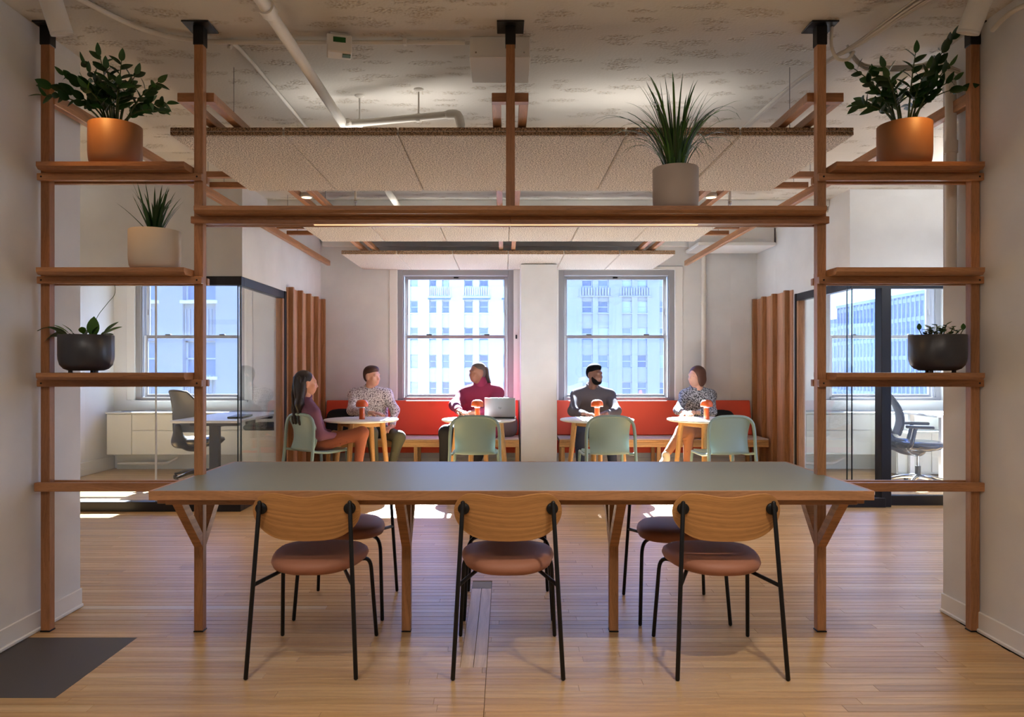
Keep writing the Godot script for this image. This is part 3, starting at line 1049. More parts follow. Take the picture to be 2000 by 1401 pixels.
# ---------- the oak frame ----------
func build_frame() -> void:
	var o := thing("shelving_frame", "open oak shelving frame with ceiling-high posts and stepped shelves", "shelving", W(0.026, 0, 3.511))
	var off := -o.position
	var add := func(called: String, x0: float, x1: float, y0: float, y1: float, d0: float, d1: float, m: Material, bev := 0.0025) -> MeshInstance3D:
		var p := slab(called, x0, x1, y0, y1, d0, d1, m, o, bev)
		p.position += off
		return p
	var post_w := 0.0215
	for a in [[-2.2075, 0.006, "frame_oak_1"], [-1.471, 0.006, "frame_oak_0"], [0.027, 2.026, "frame_oak_1"], [1.522, 0.006, "frame_oak_2"], [2.259, 0.006, "frame_oak_0"]]:
		var p: MeshInstance3D = add.call("post", a[0] - post_w, a[0] + post_w, a[1], 2.9, 3.4895, 3.5325, M[a[2]])
		var y: float = (a[1] + 2.9) / 2
		box_part("ceiling_bracket", Vector3(0, 2.87 - y, 0), Vector3(0.05, 0.096, 0.05), M.black_steel, p, 0.002)
		var wide: float = 0.13 if absf(a[0]) < 2.0 else 0.074
		box_part("ceiling_plate", Vector3(0, 2.9155 - y, 0), Vector3(wide, 0.007, 0.13), M.black_steel, p, 0.002)
		if a[1] < 1.0:
			box_part("foot", Vector3(0, 0.003 - y, 0), Vector3(0.047, 0.006, 0.047), M.black_steel, p, 0.001)
	var f0 := 3.462
	var f1 := 3.489
	var b0 := 3.533
	var b1 := 3.56
	var tone := 0
	var board := func(x0: float, x1: float, top: float, m: Material) -> void:
		var st := begin()
		var poly := PackedVector2Array([Vector2(-0.126, 0), Vector2(0.126, 0), Vector2(0.126, -0.02), Vector2(0.112, -0.033), Vector2(-0.112, -0.033), Vector2(-0.126, -0.02)])
		prism(st, poly, x1 - x0, Transform3D(Basis(Vector3.UP, PI / 2), Vector3.ZERO))
		part("shelf_board", st, m, o, Transform3D(Basis.IDENTITY, W((x0 + x1) / 2, top, 3.511) + off))
	for side in [[-2.231, -1.445, -2.184, -1.494], [1.497, 2.284, 1.545, 2.236]]:
		for y in [2.231, 1.738, 1.246]:
			tone += 1
			board.call(side[2], side[3], y, M["frame_oak_%d" % (tone % 3)])
			for r in [[f0, f1], [b0, b1]]:
				var rail: MeshInstance3D = add.call("rail", side[0], side[1], y - 0.067, y - 0.033, r[0], r[1], M["frame_oak_%d" % ((tone + 1) % 3)])
				if r[0] == f0:
					for e in [-1, 1]:
						var st := begin()
						lathe(st, [Vector2(0.0045, 0), Vector2(0.0045, 0.001), Vector2(0, 0.001)], 10)
						part("bolt", st, M.black_steel, rail, Transform3D(Basis(Vector3.RIGHT, PI / 2), Vector3(e * ((side[1] - side[0]) / 2 - 0.022), 0, 0.0135)))
		for r in [[f0, f1], [b0, b1]]:
			add.call("rail", side[0] - 0.012, side[1] + 0.012, 0.679, 0.721, r[0], r[1], M["frame_oak_%d" % (tone % 3)])
	# the long shelf across the opening
	board.call(-1.449, 1.5, 2.025, M.frame_oak_0)
	for r in [[f0, f1], [b0, b1]]:
		for h in [[-1.497, 0.026], [0.0268, 1.547]]:
			add.call("rail", h[0], h[1], 1.958, 1.992, r[0], r[1], M.frame_oak_1)
	var strip: MeshInstance3D = add.call("light_strip", -0.92, 0.93, 1.957, 1.961, 3.497, 3.515, M.strip_glow)
	area_light("strip_light", Vector3(0, -0.008, 0), Vector2(1.85, 0.018), 0.25, Color(1, 0.8, 0.52), strip)
	add.call("strip_channel", -1.44, 1.49, 1.96, 1.992, 3.49, 3.532, M.frame_oak_1, 0.001)

# ---------- the long table ----------
func build_table() -> void:
	var o := thing("communal_table", "long sage-topped oak table standing across the shelving frame", "table", W(0.028, 0, 3.511))
	var off := -o.position
	var add := func(called: String, x0: float, x1: float, y0: float, y1: float, d0: float, d1: float, m: Material, bev := 0.002) -> MeshInstance3D:
		var p := slab(called, x0, x1, y0, y1, d0, d1, m, o, bev)
		p.position += off
		return p
	add.call("tabletop", -1.475, 1.531, 0.718, 0.755, 3.045, 3.977, M.sage_linoleum, 0.001)
	var fm = M.frame_oak_2
	add.call("edge_band", -1.487, 1.543, 0.716, 0.7556, 3.034, 3.046, fm, 0.0015)
	add.call("edge_band", -1.487, 1.543, 0.716, 0.7556, 3.976, 3.988, fm, 0.0015)
	for e in [[-1.487, -1.474], [1.53, 1.543]]:
		add.call("edge_band", e[0], e[1], 0.716, 0.7556, 3.046, 3.488, fm, 0.0015)
		add.call("edge_band", e[0], e[1], 0.716, 0.7556, 3.534, 3.976, fm, 0.0015)
	for d in [[3.1, 3.13], [3.895, 3.925]]:
		add.call("apron", -1.448, 1.504, 0.685, 0.717, d[0], d[1], M.frame_oak_0)
	var brace := func(x: float, s: float) -> void:
		# from the post at 0.43 m up to the apron, 0.25 m out
		var st := begin()
		var poly := PackedVector2Array([Vector2(0.0, 0.41), Vector2(0.0, 0.475), Vector2(0.195, 0.686), Vector2(0.255, 0.686)])
		var turn := Basis(Vector3(0, 0, s), Vector3.UP, Vector3(-s, 0, 0))
		prism(st, poly, 0.042, Transform3D(turn, Vector3.ZERO))
		part("brace", st, M.frame_oak_2, o, Transform3D(Basis.IDENTITY, W(x, 0, 3.511 - s * 0.0215) + off))
	for x in [-1.471, -0.474, 0.524, 1.522]:
		brace.call(x, 1.0)
		brace.call(x, -1.0)
		if absf(x) < 1.0:
			var leg: MeshInstance3D = add.call("leg", x - 0.0215, x + 0.0215, 0.006, 0.717, 3.4895, 3.5325, M.frame_oak_2)
			box_part("foot", Vector3(0, 0.003 - 0.3615, 0), Vector3(0.045, 0.006, 0.045), M.black_steel, leg, 0.001)
		for d in [3.25, 3.77]:
			add.call("bearer", x - 0.0215, x + 0.0215, 0.686, 0.716, d - 0.13, d + 0.13, M.frame_oak_1)

# ---------- joists over the lounge ----------
func build_joists() -> void:
	for s in [["left", -2.2], ["right", 2.262]]:
		var o := thing("side_beam", "long oak beam along the %s side of the lounge, running to the street wall" % s[1 - 1], "beam", W(s[1], 2.545, 6.3))
		box_part("timber", Vector3(0, 0.03, 0), Vector3(0.042, 0.06, 5.56), M.frame_oak_2, o, 0.003)
	for s in [["over the left inner post", -1.505], ["over the middle hanging post", 0.026], ["over the right inner post", 1.56]]:
		var o := thing("twin_joist", "pair of parallel oak joists with a cross end %s" % s[0], "joist", W(s[1], 2.565, 6.3), 0.0, "twin joists above the acoustic panels")
		for e in [-1, 1]:
			box_part("joist", Vector3(e * 0.067, 0.022, 0), Vector3(0.045, 0.044, 5.44), M.frame_oak_0, o, 0.002)
		for z in [2.74, -2.74]:
			box_part("end_piece", Vector3(0, 0.022, z), Vector3(0.179, 0.044, 0.045), M.frame_oak_1, o, 0.002)
	for d in [["near the nearest panels", 5.07, 5.36], ["near the middle panels", 6.93, 7.25]]:
		var o := thing("cross_joist", "pair of oak cross joists %s, reaching both side beams" % d[0], "joist", W(0.03, 2.615, (d[1] + d[2]) / 2), 0.0, "cross joists above the acoustic panels")
		for e in [-1, 1]:
			box_part("joist", Vector3(0, 0.0, e * (d[2] - d[1]) / 2), Vector3(4.4, 0.04, 0.045), M.frame_oak_1, o, 0.002)
			for x in [-2.1, 2.1]:
				tube_part("hanger", [Vector3(x, 0.02, e * (d[2] - d[1]) / 2), Vector3(x, 0.303, e * (d[2] - d[1]) / 2)], 0.003, M.chrome, o, 6, false)
	# small round downlights between the joists
	for a in [["left", -1.5], ["right", 1.56]]:
		var o := thing("downlight", "small white round downlight between the %s joists" % a[0], "downlight", W(a[1], 2.558, 5.5))
		var st := begin()
		lathe(st, [Vector2(0, 0), Vector2(0.042, 0.0), Vector2(0.045, 0.004), Vector2(0.045, 0.03), Vector2(0, 0.03)], 20)
		part("ring", st, M.white_paint, o)
		st = begin()
		lathe(st, [Vector2(0, -0.002), Vector2(0.036, -0.002), Vector2(0.036, 0.0)], 20)
		part("light_lens", st, M.lamp_glow, o)
		var l := SpotLight3D.new()
		l.name = "spot"
		o.add_child(l)
		l.look_at_from_position(o.position - Vector3(0, 0.008, 0), o.position - Vector3(0, 1, 0.001), Vector3.RIGHT)
		l.light_energy = 1.2
		l.light_color = Color(1, 0.9, 0.75)
		l.spot_angle = 50.0
		l.light_size = 0.035
		l.spot_range = 20.0
		l.shadow_enabled = true

func build_panels() -> void:
	var names := ["leftmost", "second from left", "third from left", "third from right", "second from right", "rightmost"]
	var st := begin()
	box(st, Vector3.ZERO, Vector3(0.606, 0.046, 1.216), 0.008)
	var slabm := finish(st)
	st = begin()
	box(st, Vector3.ZERO, Vector3(0.598, 0.018, 0.006), 0.002)
	var edge := finish(st)
	for r in [["nearest", 3.88], ["middle", 5.92], ["farthest", 7.95]]:
		for i in 6:
			var o := thing("acoustic_panel", "beige wood-wool acoustic panel, %s in the %s row" % [names[i], r[0]], "acoustic panel", W(0.038 + (i - 2.5) * 0.61, 2.508, r[1] + 0.61), 0.0, "hanging acoustic panels")
			put("board", slabm, M.wood_wool, o, Transform3D(Basis.IDENTITY, Vector3(0, 0.024, 0)))
			put("raw_edge", edge, M.wool_edge, o, Transform3D(Basis.IDENTITY, Vector3(0, 0.036, 0.607)))
			put("raw_edge", edge, M.wool_edge, o, Transform3D(Basis.IDENTITY, Vector3(0, 0.014, 0.607)))
			if i in [0, 5]:
				tube_part("wire", [Vector3(0, 0.045, 0.5), Vector3(0, 0.411, 0.5)], 0.0015, M.black_steel, o, 5, false)

# ---------- dining chairs at the long table ----------
func make_dining_chair() -> Node3D:
	var o := Node3D.new()
	var bk = M.black_steel
	var seat := func(t: float) -> Vector2:
		var c := cos(t)
		var s := sin(t)
		var x: float = 0.208 * signf(c) * pow(absf(c), 0.75)
		var z: float = 0.222 * signf(s) * pow(absf(s), 0.75)
		return Vector2(x * (1.0 - 0.16 * (z / 0.222 + 0.2)), z)
	var st := begin()
	pad(st, seat, [[0.0, 0.398], [0.86, 0.4], [0.96, 0.41], [1.0, 0.428], [0.975, 0.445], [0.9, 0.457], [0.6, 0.462], [0.0, 0.46]], Vector3(0, 0, -0.035), 40)
	part("seat", st, M.leather, o)
	st = begin()
	var back := func(u: float, v: float) -> Vector3:
		var a := (u - 0.5) * 2.0
		var x := 0.224 * sin(a * PI / 2 * 0.98) / sin(PI / 2 * 0.98)
		var b := absf(x) / 0.224
		var mid := 0.672
		var et := sqrt(maxf(0.0, 1.0 - pow(maxf(0.0, (b - 0.68) / 0.32), 2.0)))
		var eb := sqrt(maxf(0.0, 1.0 - pow(maxf(0.0, (b - 0.3) / 0.7), 2.6)))
		var top := mid + (0.061 + 0.014 * smoothstep(0.0, 0.6, b)) * et
		var bot := mid - (0.124 - 0.02 * b * b) * eb
		return Vector3(x, lerpf(bot, top, v), 0.182 - 0.035 * b * b + (0.672 - lerpf(bot, top, v)) * -0.12)
	shell(st, back, 40, 10, 0.012)
	part("backrest", st, M.oak_veneer, o)
	for s in [-1, 1]:
		var rear := tube_part("leg", [Vector3(s * 0.224, 0.006, 0.243), Vector3(s * 0.187, 0.712, 0.186)], 0.0092, bk, o, 12)
		st = begin()
		lathe(st, [Vector2(0, -0.006), Vector2(0.0245, -0.006), Vector2(0.0245, 0.006), Vector2(0.021, 0.009), Vector2(0, 0.009)], 20)
		part("disc", st, bk, rear, Transform3D(Basis(Vector3.RIGHT, PI / 2), Vector3(s * 0.184, 0.684, 0.172)))
		tube_part("leg", bent([Vector3(s * 0.222, 0.006, -0.242), Vector3(s * 0.203, 0.392, -0.19), Vector3(s * 0.11, 0.394, -0.03)], 0.06), 0.0092, bk, o, 12)
		tube_part("side_bar", [Vector3(s * 0.2045, 0.376, 0.213), Vector3(s * 0.11, 0.394, -0.03)], 0.0085, bk, o, 10)
	return o

func build_dining_chairs() -> void:
	var proto := make_dining_chair()
	var where := ["near side, left of three", "near side, middle of three", "near side, right of three",
		"far side of table, left", "far side of table, middle", "far side of table, right"]
	var spots := [[-0.83, 3.2, 0.0], [0.013, 3.195, 0.0], [0.924, 3.19, 0.0], [-0.837, 3.89, PI], [0.018, 3.885, PI], [0.888, 3.82, PI]]
	for i in 6:
		var c: Node3D = proto if i == 0 else proto.duplicate()
		c.name = numbered("dining_chair")
		add_child(c)
		c.position = W(spots[i][0], 0, spots[i][1])
		c.rotation.y = spots[i][2]
		c.set_meta("label", "oak-backed dining chair with brown seat, %s" % where[i])
		c.set_meta("category", "chair")
		c.set_meta("group", "dining chairs at the long table")

# ---------- the bench ----------
func build_bench() -> void:
	for b in [["left", -2.24, 0.17, [-2.1, -1.06, 0.15]], ["right", 0.645, 3.13, [0.69, 1.83, 3.0]]]:
		var w: float = b[2] - b[1]
		var c: float = (b[1] + b[2]) / 2
		var o := thing("bench", "oak wall bench with red back panel, %s of the white pilaster" % b[0], "bench", W(c, 0, 8.83))
		box_part("seat_pad", Vector3(0, 0.419, 0), Vector3(w, 0.016, 0.43), M.seat_pad, o, 0.006)
		box_part("seat_board", Vector3(0, 0.397, 0), Vector3(w, 0.028, 0.43), M.light_oak, o, 0.003)
		box_part("front_rail", Vector3(0, 0.355, 0.195), Vector3(w, 0.056, 0.03), M.light_oak, o, 0.003)
		for x in b[3]:
			for z in [0.17, -0.16]:
				box_part("leg", Vector3(x - c, 0.1635, z), Vector3(0.045, 0.327, 0.045), M.light_oak, o, 0.003)
		var lean := Basis(Vector3.RIGHT, deg_to_rad(-14.0))
		var rw: float = w - (0.0 if b[0] == "left" else 0.05)
		box_part("back_panel", Vector3(-(w - rw) / 2, 0.645, -0.27), Vector3(rw, 0.44, 0.035), M.red_panel, o, 0.01, lean)
		box_part("lower_panel", Vector3(-(w - rw) / 2, 0.29, -0.235), Vector3(rw, 0.16, 0.02), M.red_panel, o, 0.004)
	for s in [["left", -2.3, 0.19], ["right", 0.62, 3.17]]:
		var t := structure("baseboard_bench_" + s[0], "white heater cover and baseboard under the %s bench" % s[0])
		slab("board", s[1], s[2], 0.0, 0.13, 9.18, 9.2, M.trim_paint, t, 0.003)
	# loose cushions
	mat("black_cloth", Color(0.07, 0.07, 0.085), 0.9)
	mat("grey_cloth", Color(0.42, 0.37, 0.36), 0.9)
	for a in [["black cushion standing at the left end of the red bench", W(-1.99, 0.6, 8.86), "black_cloth", 0.34, 0.1], ["grey cushion behind the woman in the magenta sweater", W(0.015, 0.555, 8.9), "grey_cloth", 0.26, -0.15],
			["grey cushion behind the man in the dark sweater", W(1.07, 0.56, 8.98), "grey_cloth", 0.4, 0.0], ["black cushion at the right end of the red bench", W(2.66, 0.585, 8.9), "black_cloth", 0.34, 0.2]]:
		var o := thing("cushion", a[0], "cushion", a[1], a[4])
		var st := begin()
		var n: float = a[3] / 2
		var sheet := func(u: float, v: float) -> Vector3:
			return Vector3.ZERO
		var prims := []
		for i in 3:
			for j in 3:
				prims.append(["e", Vector3((i - 1) * n * 0.55, (j - 1) * n * 0.5, 0), Vector3(n * 0.46, n * 0.44, 0.05 if i == 1 and j == 1 else 0.038)])
		nets(st, prims, 0.014, 60.0)
		part("cover", st, M[a[2]], o, Transform3D(Basis(Vector3.RIGHT, deg_to_rad(-18.0)), Vector3.ZERO))

# ---------- round tables, lamps, laptop ----------
func build_round_tables() -> void:
	var who := ["farthest left, in front of the man in the patterned shirt", "second from left, carrying the laptop", "third from left, in front of the man in the dark sweater", "farthest right, in front of the woman in the patterned blouse"]
	var xs := [-1.5, -0.273, 0.963, 2.087]
	var proto := Node3D.new()
	var st := begin()
	lathe(st, [Vector2(0, 0.712), Vector2(0.365, 0.712), Vector2(0.385, 0.72), Vector2(0.385, 0.731), Vector2(0.381, 0.735), Vector2(0, 0.735)], 48)
	part("tabletop", st, M.white_laminate, proto)
	st = begin()
	for k in 4:
		var a := k * PI / 2 + 0.25
		var b := a + PI / 2
		var p := Vector3(cos(a), 0, sin(a)) * 0.225
		var q := Vector3(cos(b), 0, sin(b)) * 0.225
		var d := (q - p)
		box(st, (p + q) / 2 + Vector3(0, 0.685, 0), Vector3(d.length(), 0.052, 0.024), 0.003, Basis(Vector3.UP, -atan2(d.z, d.x)))
	part("apron", st, M.light_oak, proto)
	for k in 4:
		var a := k * PI / 2 + 0.25
		var dir := Vector3(cos(a), 0, sin(a))
		tube_part("leg", [dir * 0.315 + Vector3(0, 0.003, 0), dir * 0.262 + Vector3(0, 0.45, 0), dir * 0.235 + Vector3(0, 0.71, 0)], [0.021, 0.027, 0.03], M.light_oak, proto, 12, false)
	var lamp := Node3D.new()
	st = begin()
	lathe(st, [Vector2(0, 0), Vector2(0.029, 0), Vector2(0.0295, 0.004), Vector2(0.027, 0.1), Vector2(0.027, 0.138), Vector2(0, 0.138)], 24)
	part("stem", st, M.orange_gloss, lamp)
	st = begin()
	lathe(st, [Vector2(0.0285, 0.118), Vector2(0.03, 0.12), Vector2(0.03, 0.132), Vector2(0.0275, 0.134)], 24)
	part("collar", st, M.white_laminate, lamp)
	st = begin()
	lathe(st, [Vector2(0.058, 0.131), Vector2(0.0625, 0.131), Vector2(0.064, 0.145), Vector2(0.063, 0.163), Vector2(0.057, 0.182), Vector2(0.044, 0.196), Vector2(0.02, 0.202), Vector2(0, 0.203)], 32)
	lathe(st, [Vector2(0, 0.199), Vector2(0.042, 0.192), Vector2(0.055, 0.176), Vector2(0.0585, 0.155), Vector2(0.058, 0.131)], 32)
	part("shade", st, M.orange_glass, lamp)
	var by := ["beside the man in the patterned shirt", "next to the laptop", "before the man in the dark sweater", "before the woman in the patterned blouse"]
	for i in 4:
		var t: Node3D = proto if i == 0 else proto.duplicate()
		t.name = numbered("round_table")
		add_child(t)
		t.position = W(xs[i], 0, 7.6)
		t.set_meta("label", "white round cafe table, " + who[i])
		t.set_meta("category", "table")
		t.set_meta("group", "round cafe tables along the bench")
		var l: Node3D = lamp if i == 0 else lamp.duplicate()
		l.name = numbered("table_lamp")
		add_child(l)
		l.position = W([-1.483, -0.285, 0.958, 2.095][i], 0.735, 7.55)
		l.set_meta("label", "glossy orange mushroom table lamp " + by[i])
		l.set_meta("category", "lamp")
		l.set_meta("group", "orange mushroom lamps")
	var o := thing("laptop", "open silver laptop with its lid towards us", "laptop", W(-0.05, 0.735, 7.62), -0.06)
	box_part("base", Vector3(0, 0.009, -0.1), Vector3(0.32, 0.014, 0.215), M.laptop_silver, o, 0.004)
	var lid := box_part("lid", Vector3(0, 0.115, 0.01), Vector3(0.322, 0.212, 0.007), M.laptop_silver, o, 0.003, Basis(Vector3.RIGHT, deg_to_rad(8.0)))
	var font := SystemFont.new()
	font.font_names = PackedStringArray(["Droid Sans"])
	font.font_italic = true
	var t := TextMesh.new()
	t.text = "hp"
	t.font = font
	t.font_size = 32
	t.pixel_size = 0.0009
	t.depth = 0.0006
	mat("logo_grey", Color(0.34, 0.35, 0.37), 0.3)
	put("logo", t, M.logo_grey, lid, Transform3D(Basis(Vector3(1, 0, 0), Vector3(0.2, 1, 0), Vector3(0, 0, 1)), Vector3(0, 0.0, 0.004)))
	box_part("hinge", Vector3(0, 0.012, 0.014), Vector3(0.3, 0.012, 0.01), M.black_plastic, o, 0.002)
	o = thing("phone", "dark phone lying on the third round table", "phone", W(1.27, 0.735, 7.75), 0.3)
	box_part("body", Vector3(0, 0.004, 0), Vector3(0.075, 0.008, 0.15), M.black_plastic, o, 0.003)

# ---------- sage chairs ----------
func build_green_chairs() -> void:
	var proto := Node3D.new()
	var m = M.sage_plastic
	var hoop := [Vector3(-0.25, 0.008, 0.27), Vector3(-0.238, 0.45, 0.215), Vector3(-0.232, 0.66, 0.2), Vector3(-0.205, 0.755, 0.197), Vector3(-0.13, 0.798, 0.196), Vector3(0, 0.806, 0.196)]
	for k in range(4, -1, -1):
		hoop.append(Vector3(-hoop[k].x, hoop[k].y, hoop[k].z))
	tube_part("frame_hoop", curve(hoop, 5), 0.0155, m, proto, 10)
	var st := begin()
	var back := func(u: float, v: float) -> Vector3:
		var a := (u - 0.5) * 2.0
		# v 0..0.62 goes down the back, the rest runs forward as the seat
		var y: float
		var z: float
		var half: float
		if v < 0.62:
			var t := v / 0.62
			y = lerpf(0.8, 0.452, t) - 0.03 * a * a * (1.0 - t) - 0.008 * t
			z = 0.195 - 0.035 * sin(t * PI * 0.5) + 0.02 * t * t
			z += 0.045 * a * a * -1.0 * sin(t * PI)
			half = lerpf(0.2, 0.188, t)
		else:
			var t := (v - 0.62) / 0.38
			y = 0.444 - 0.012 * sin(t * PI) + 0.008 * a * a
			z = lerpf(0.18, -0.235, t)
			half = lerpf(0.188, 0.215, minf(t * 2.0, 1.0)) * (1.0 - 0.12 * maxf(0, t - 0.8) * 5.0)
		return Vector3(a * half, y, z)
	shell(st, back, 14, 30, 0.012)
	part("shell", st, m, proto)
	for s in [-1, 1]:
		tube_part("side_rail", curve([Vector3(s * 0.237, 0.455, 0.214), Vector3(s * 0.228, 0.43, 0.05), Vector3(s * 0.218, 0.438, -0.2)], 4), 0.013, m, proto, 8)
		tube_part("leg", [Vector3(s * 0.235, 0.008, -0.245), Vector3(s * 0.215, 0.438, -0.205)], 0.0145, m, proto, 10)
	var who := ["turned sideways under the woman with long dark hair", "with its back to us before the laptop table", "with its back to us before the man in the dark sweater", "farthest right, with its back to us"]
	var spots := [[-1.905, 7.36, deg_to_rad(-40)], [-0.285, 7.1, 0.0], [0.985, 7.1, 0.1], [2.12, 7.1, 0.17]]
	for i in 4:
		var c: Node3D = proto if i == 0 else proto.duplicate()
		c.name = numbered("cafe_chair")
		add_child(c)
		c.position = W(spots[i][0], 0, spots[i][1])
		c.rotation.y = spots[i][2]
		c.set_meta("label", "sage green hoop-framed chair " + who[i])
		c.set_meta("category", "chair")
		c.set_meta("group", "sage chairs at the round tables")

# ---------- offices ----------
func task_chair(called: String, label: String, at: Vector3, turn: float, shell_m: Material, base_m: Material) -> void:
	var o := thing(called, label, "office chair", at, turn)
	var st := begin()
	# faces -z; the seat
	var seat := func(t: float) -> Vector2:
		return Vector2(0.245 * signf(cos(t)) * pow(absf(cos(t)), 0.7), 0.245 * signf(sin(t)) * pow(absf(sin(t)), 0.7))
	pad(st, seat, [[0.0, 0.38], [0.5, 0.385], [0.85, 0.41], [1.0, 0.45], [0.97, 0.475], [0.85, 0.485], [0.0, 0.48]], Vector3.ZERO, 32)
	part("seat", st, shell_m, o)
	st = begin()
	var back := func(u: float, v: float) -> Vector3:
		var a := (u - 0.5) * 2.0
		var half := 0.2 + 0.05 * sin(minf(v * 1.3, 1.0) * PI) - 0.06 * maxf(0.0, v - 0.75) * 4.0
		return Vector3(a * half, 0.56 + v * 0.46 - 0.02 * a * a * v, 0.24 - 0.06 * a * a + 0.1 * v * v - 0.05 * sin(v * PI))
	shell(st, back, 12, 14, 0.014)
	var b := part("backrest", st, M.mesh_grey, o)
	var rim := []
	for k in 13:
		rim.append(back.call(0.0, k / 12.0))
	for k in 9:
		rim.append(back.call(k / 8.0, 1.0))
	for k in 13:
		rim.append(back.call(1.0, 1.0 - k / 12.0))
	tube_part("rim", rim, 0.014, shell_m, b, 8)
	st = begin()
	nets(st, [[Vector3(0, 0.42, 0.12), Vector3(0, 0.46, 0.28), 0.06, 0.06], [Vector3(0, 0.46, 0.28), Vector3(0, 0.62, 0.29), 0.06, 0.04], [Vector3(-0.12, 0.43, 0.1), Vector3(0.12, 0.43, 0.1), 0.05, 0.05], [Vector3(0, 0.4, 0), Vector3(0, 0.42, 0.14), 0.08, 0.07]], 0.016, 45.0)
	part("yoke", st, M.black_plastic if shell_m != M.navy_gloss else shell_m, o)
	for s in [-1, 1]:
		var arm := tube_part("armrest", bent([Vector3(s * 0.2, 0.43, 0.1), Vector3(s * 0.3, 0.45, 0.08), Vector3(s * 0.3, 0.64, 0.04)], 0.05), 0.02, shell_m, o, 10)
		box_part("arm_pad", Vector3(s * 0.3, 0.655, 0.0), Vector3(0.085, 0.03, 0.26), M.black_plastic, arm, 0.012)
	tube_part("column", [Vector3(0, 0.09, 0), Vector3(0, 0.22, 0)], 0.028, M.black_plastic, o, 14, false)
	tube_part("piston", [Vector3(0, 0.2, 0), Vector3(0, 0.4, 0)], 0.014, M.chrome, o, 12, false)
	for k in 5:
		var a := TAU * k / 5 + 0.3
		var d := Vector3(cos(a), 0, sin(a))
		var spoke := tube_part("spoke", [Vector3(0, 0.11, 0), d * 0.15 + Vector3(0, 0.1, 0), d * 0.3 + Vector3(0, 0.065, 0)], [0.026, 0.02, 0.014], base_m, o, 8)
		st = begin()
		lathe(st, [Vector2(0, -0.018), Vector2(0.022, -0.018), Vector2(0.026, -0.01), Vector2(0.026, 0.01), Vector2(0.022, 0.018), Vector2(0, 0.018)], 14)
		part("caster", st, M.black_plastic, spoke, Transform3D(Basis(Vector3.RIGHT, PI / 2).rotated(Vector3.UP, a), d * 0.3 + Vector3(0, 0.027, 0)))

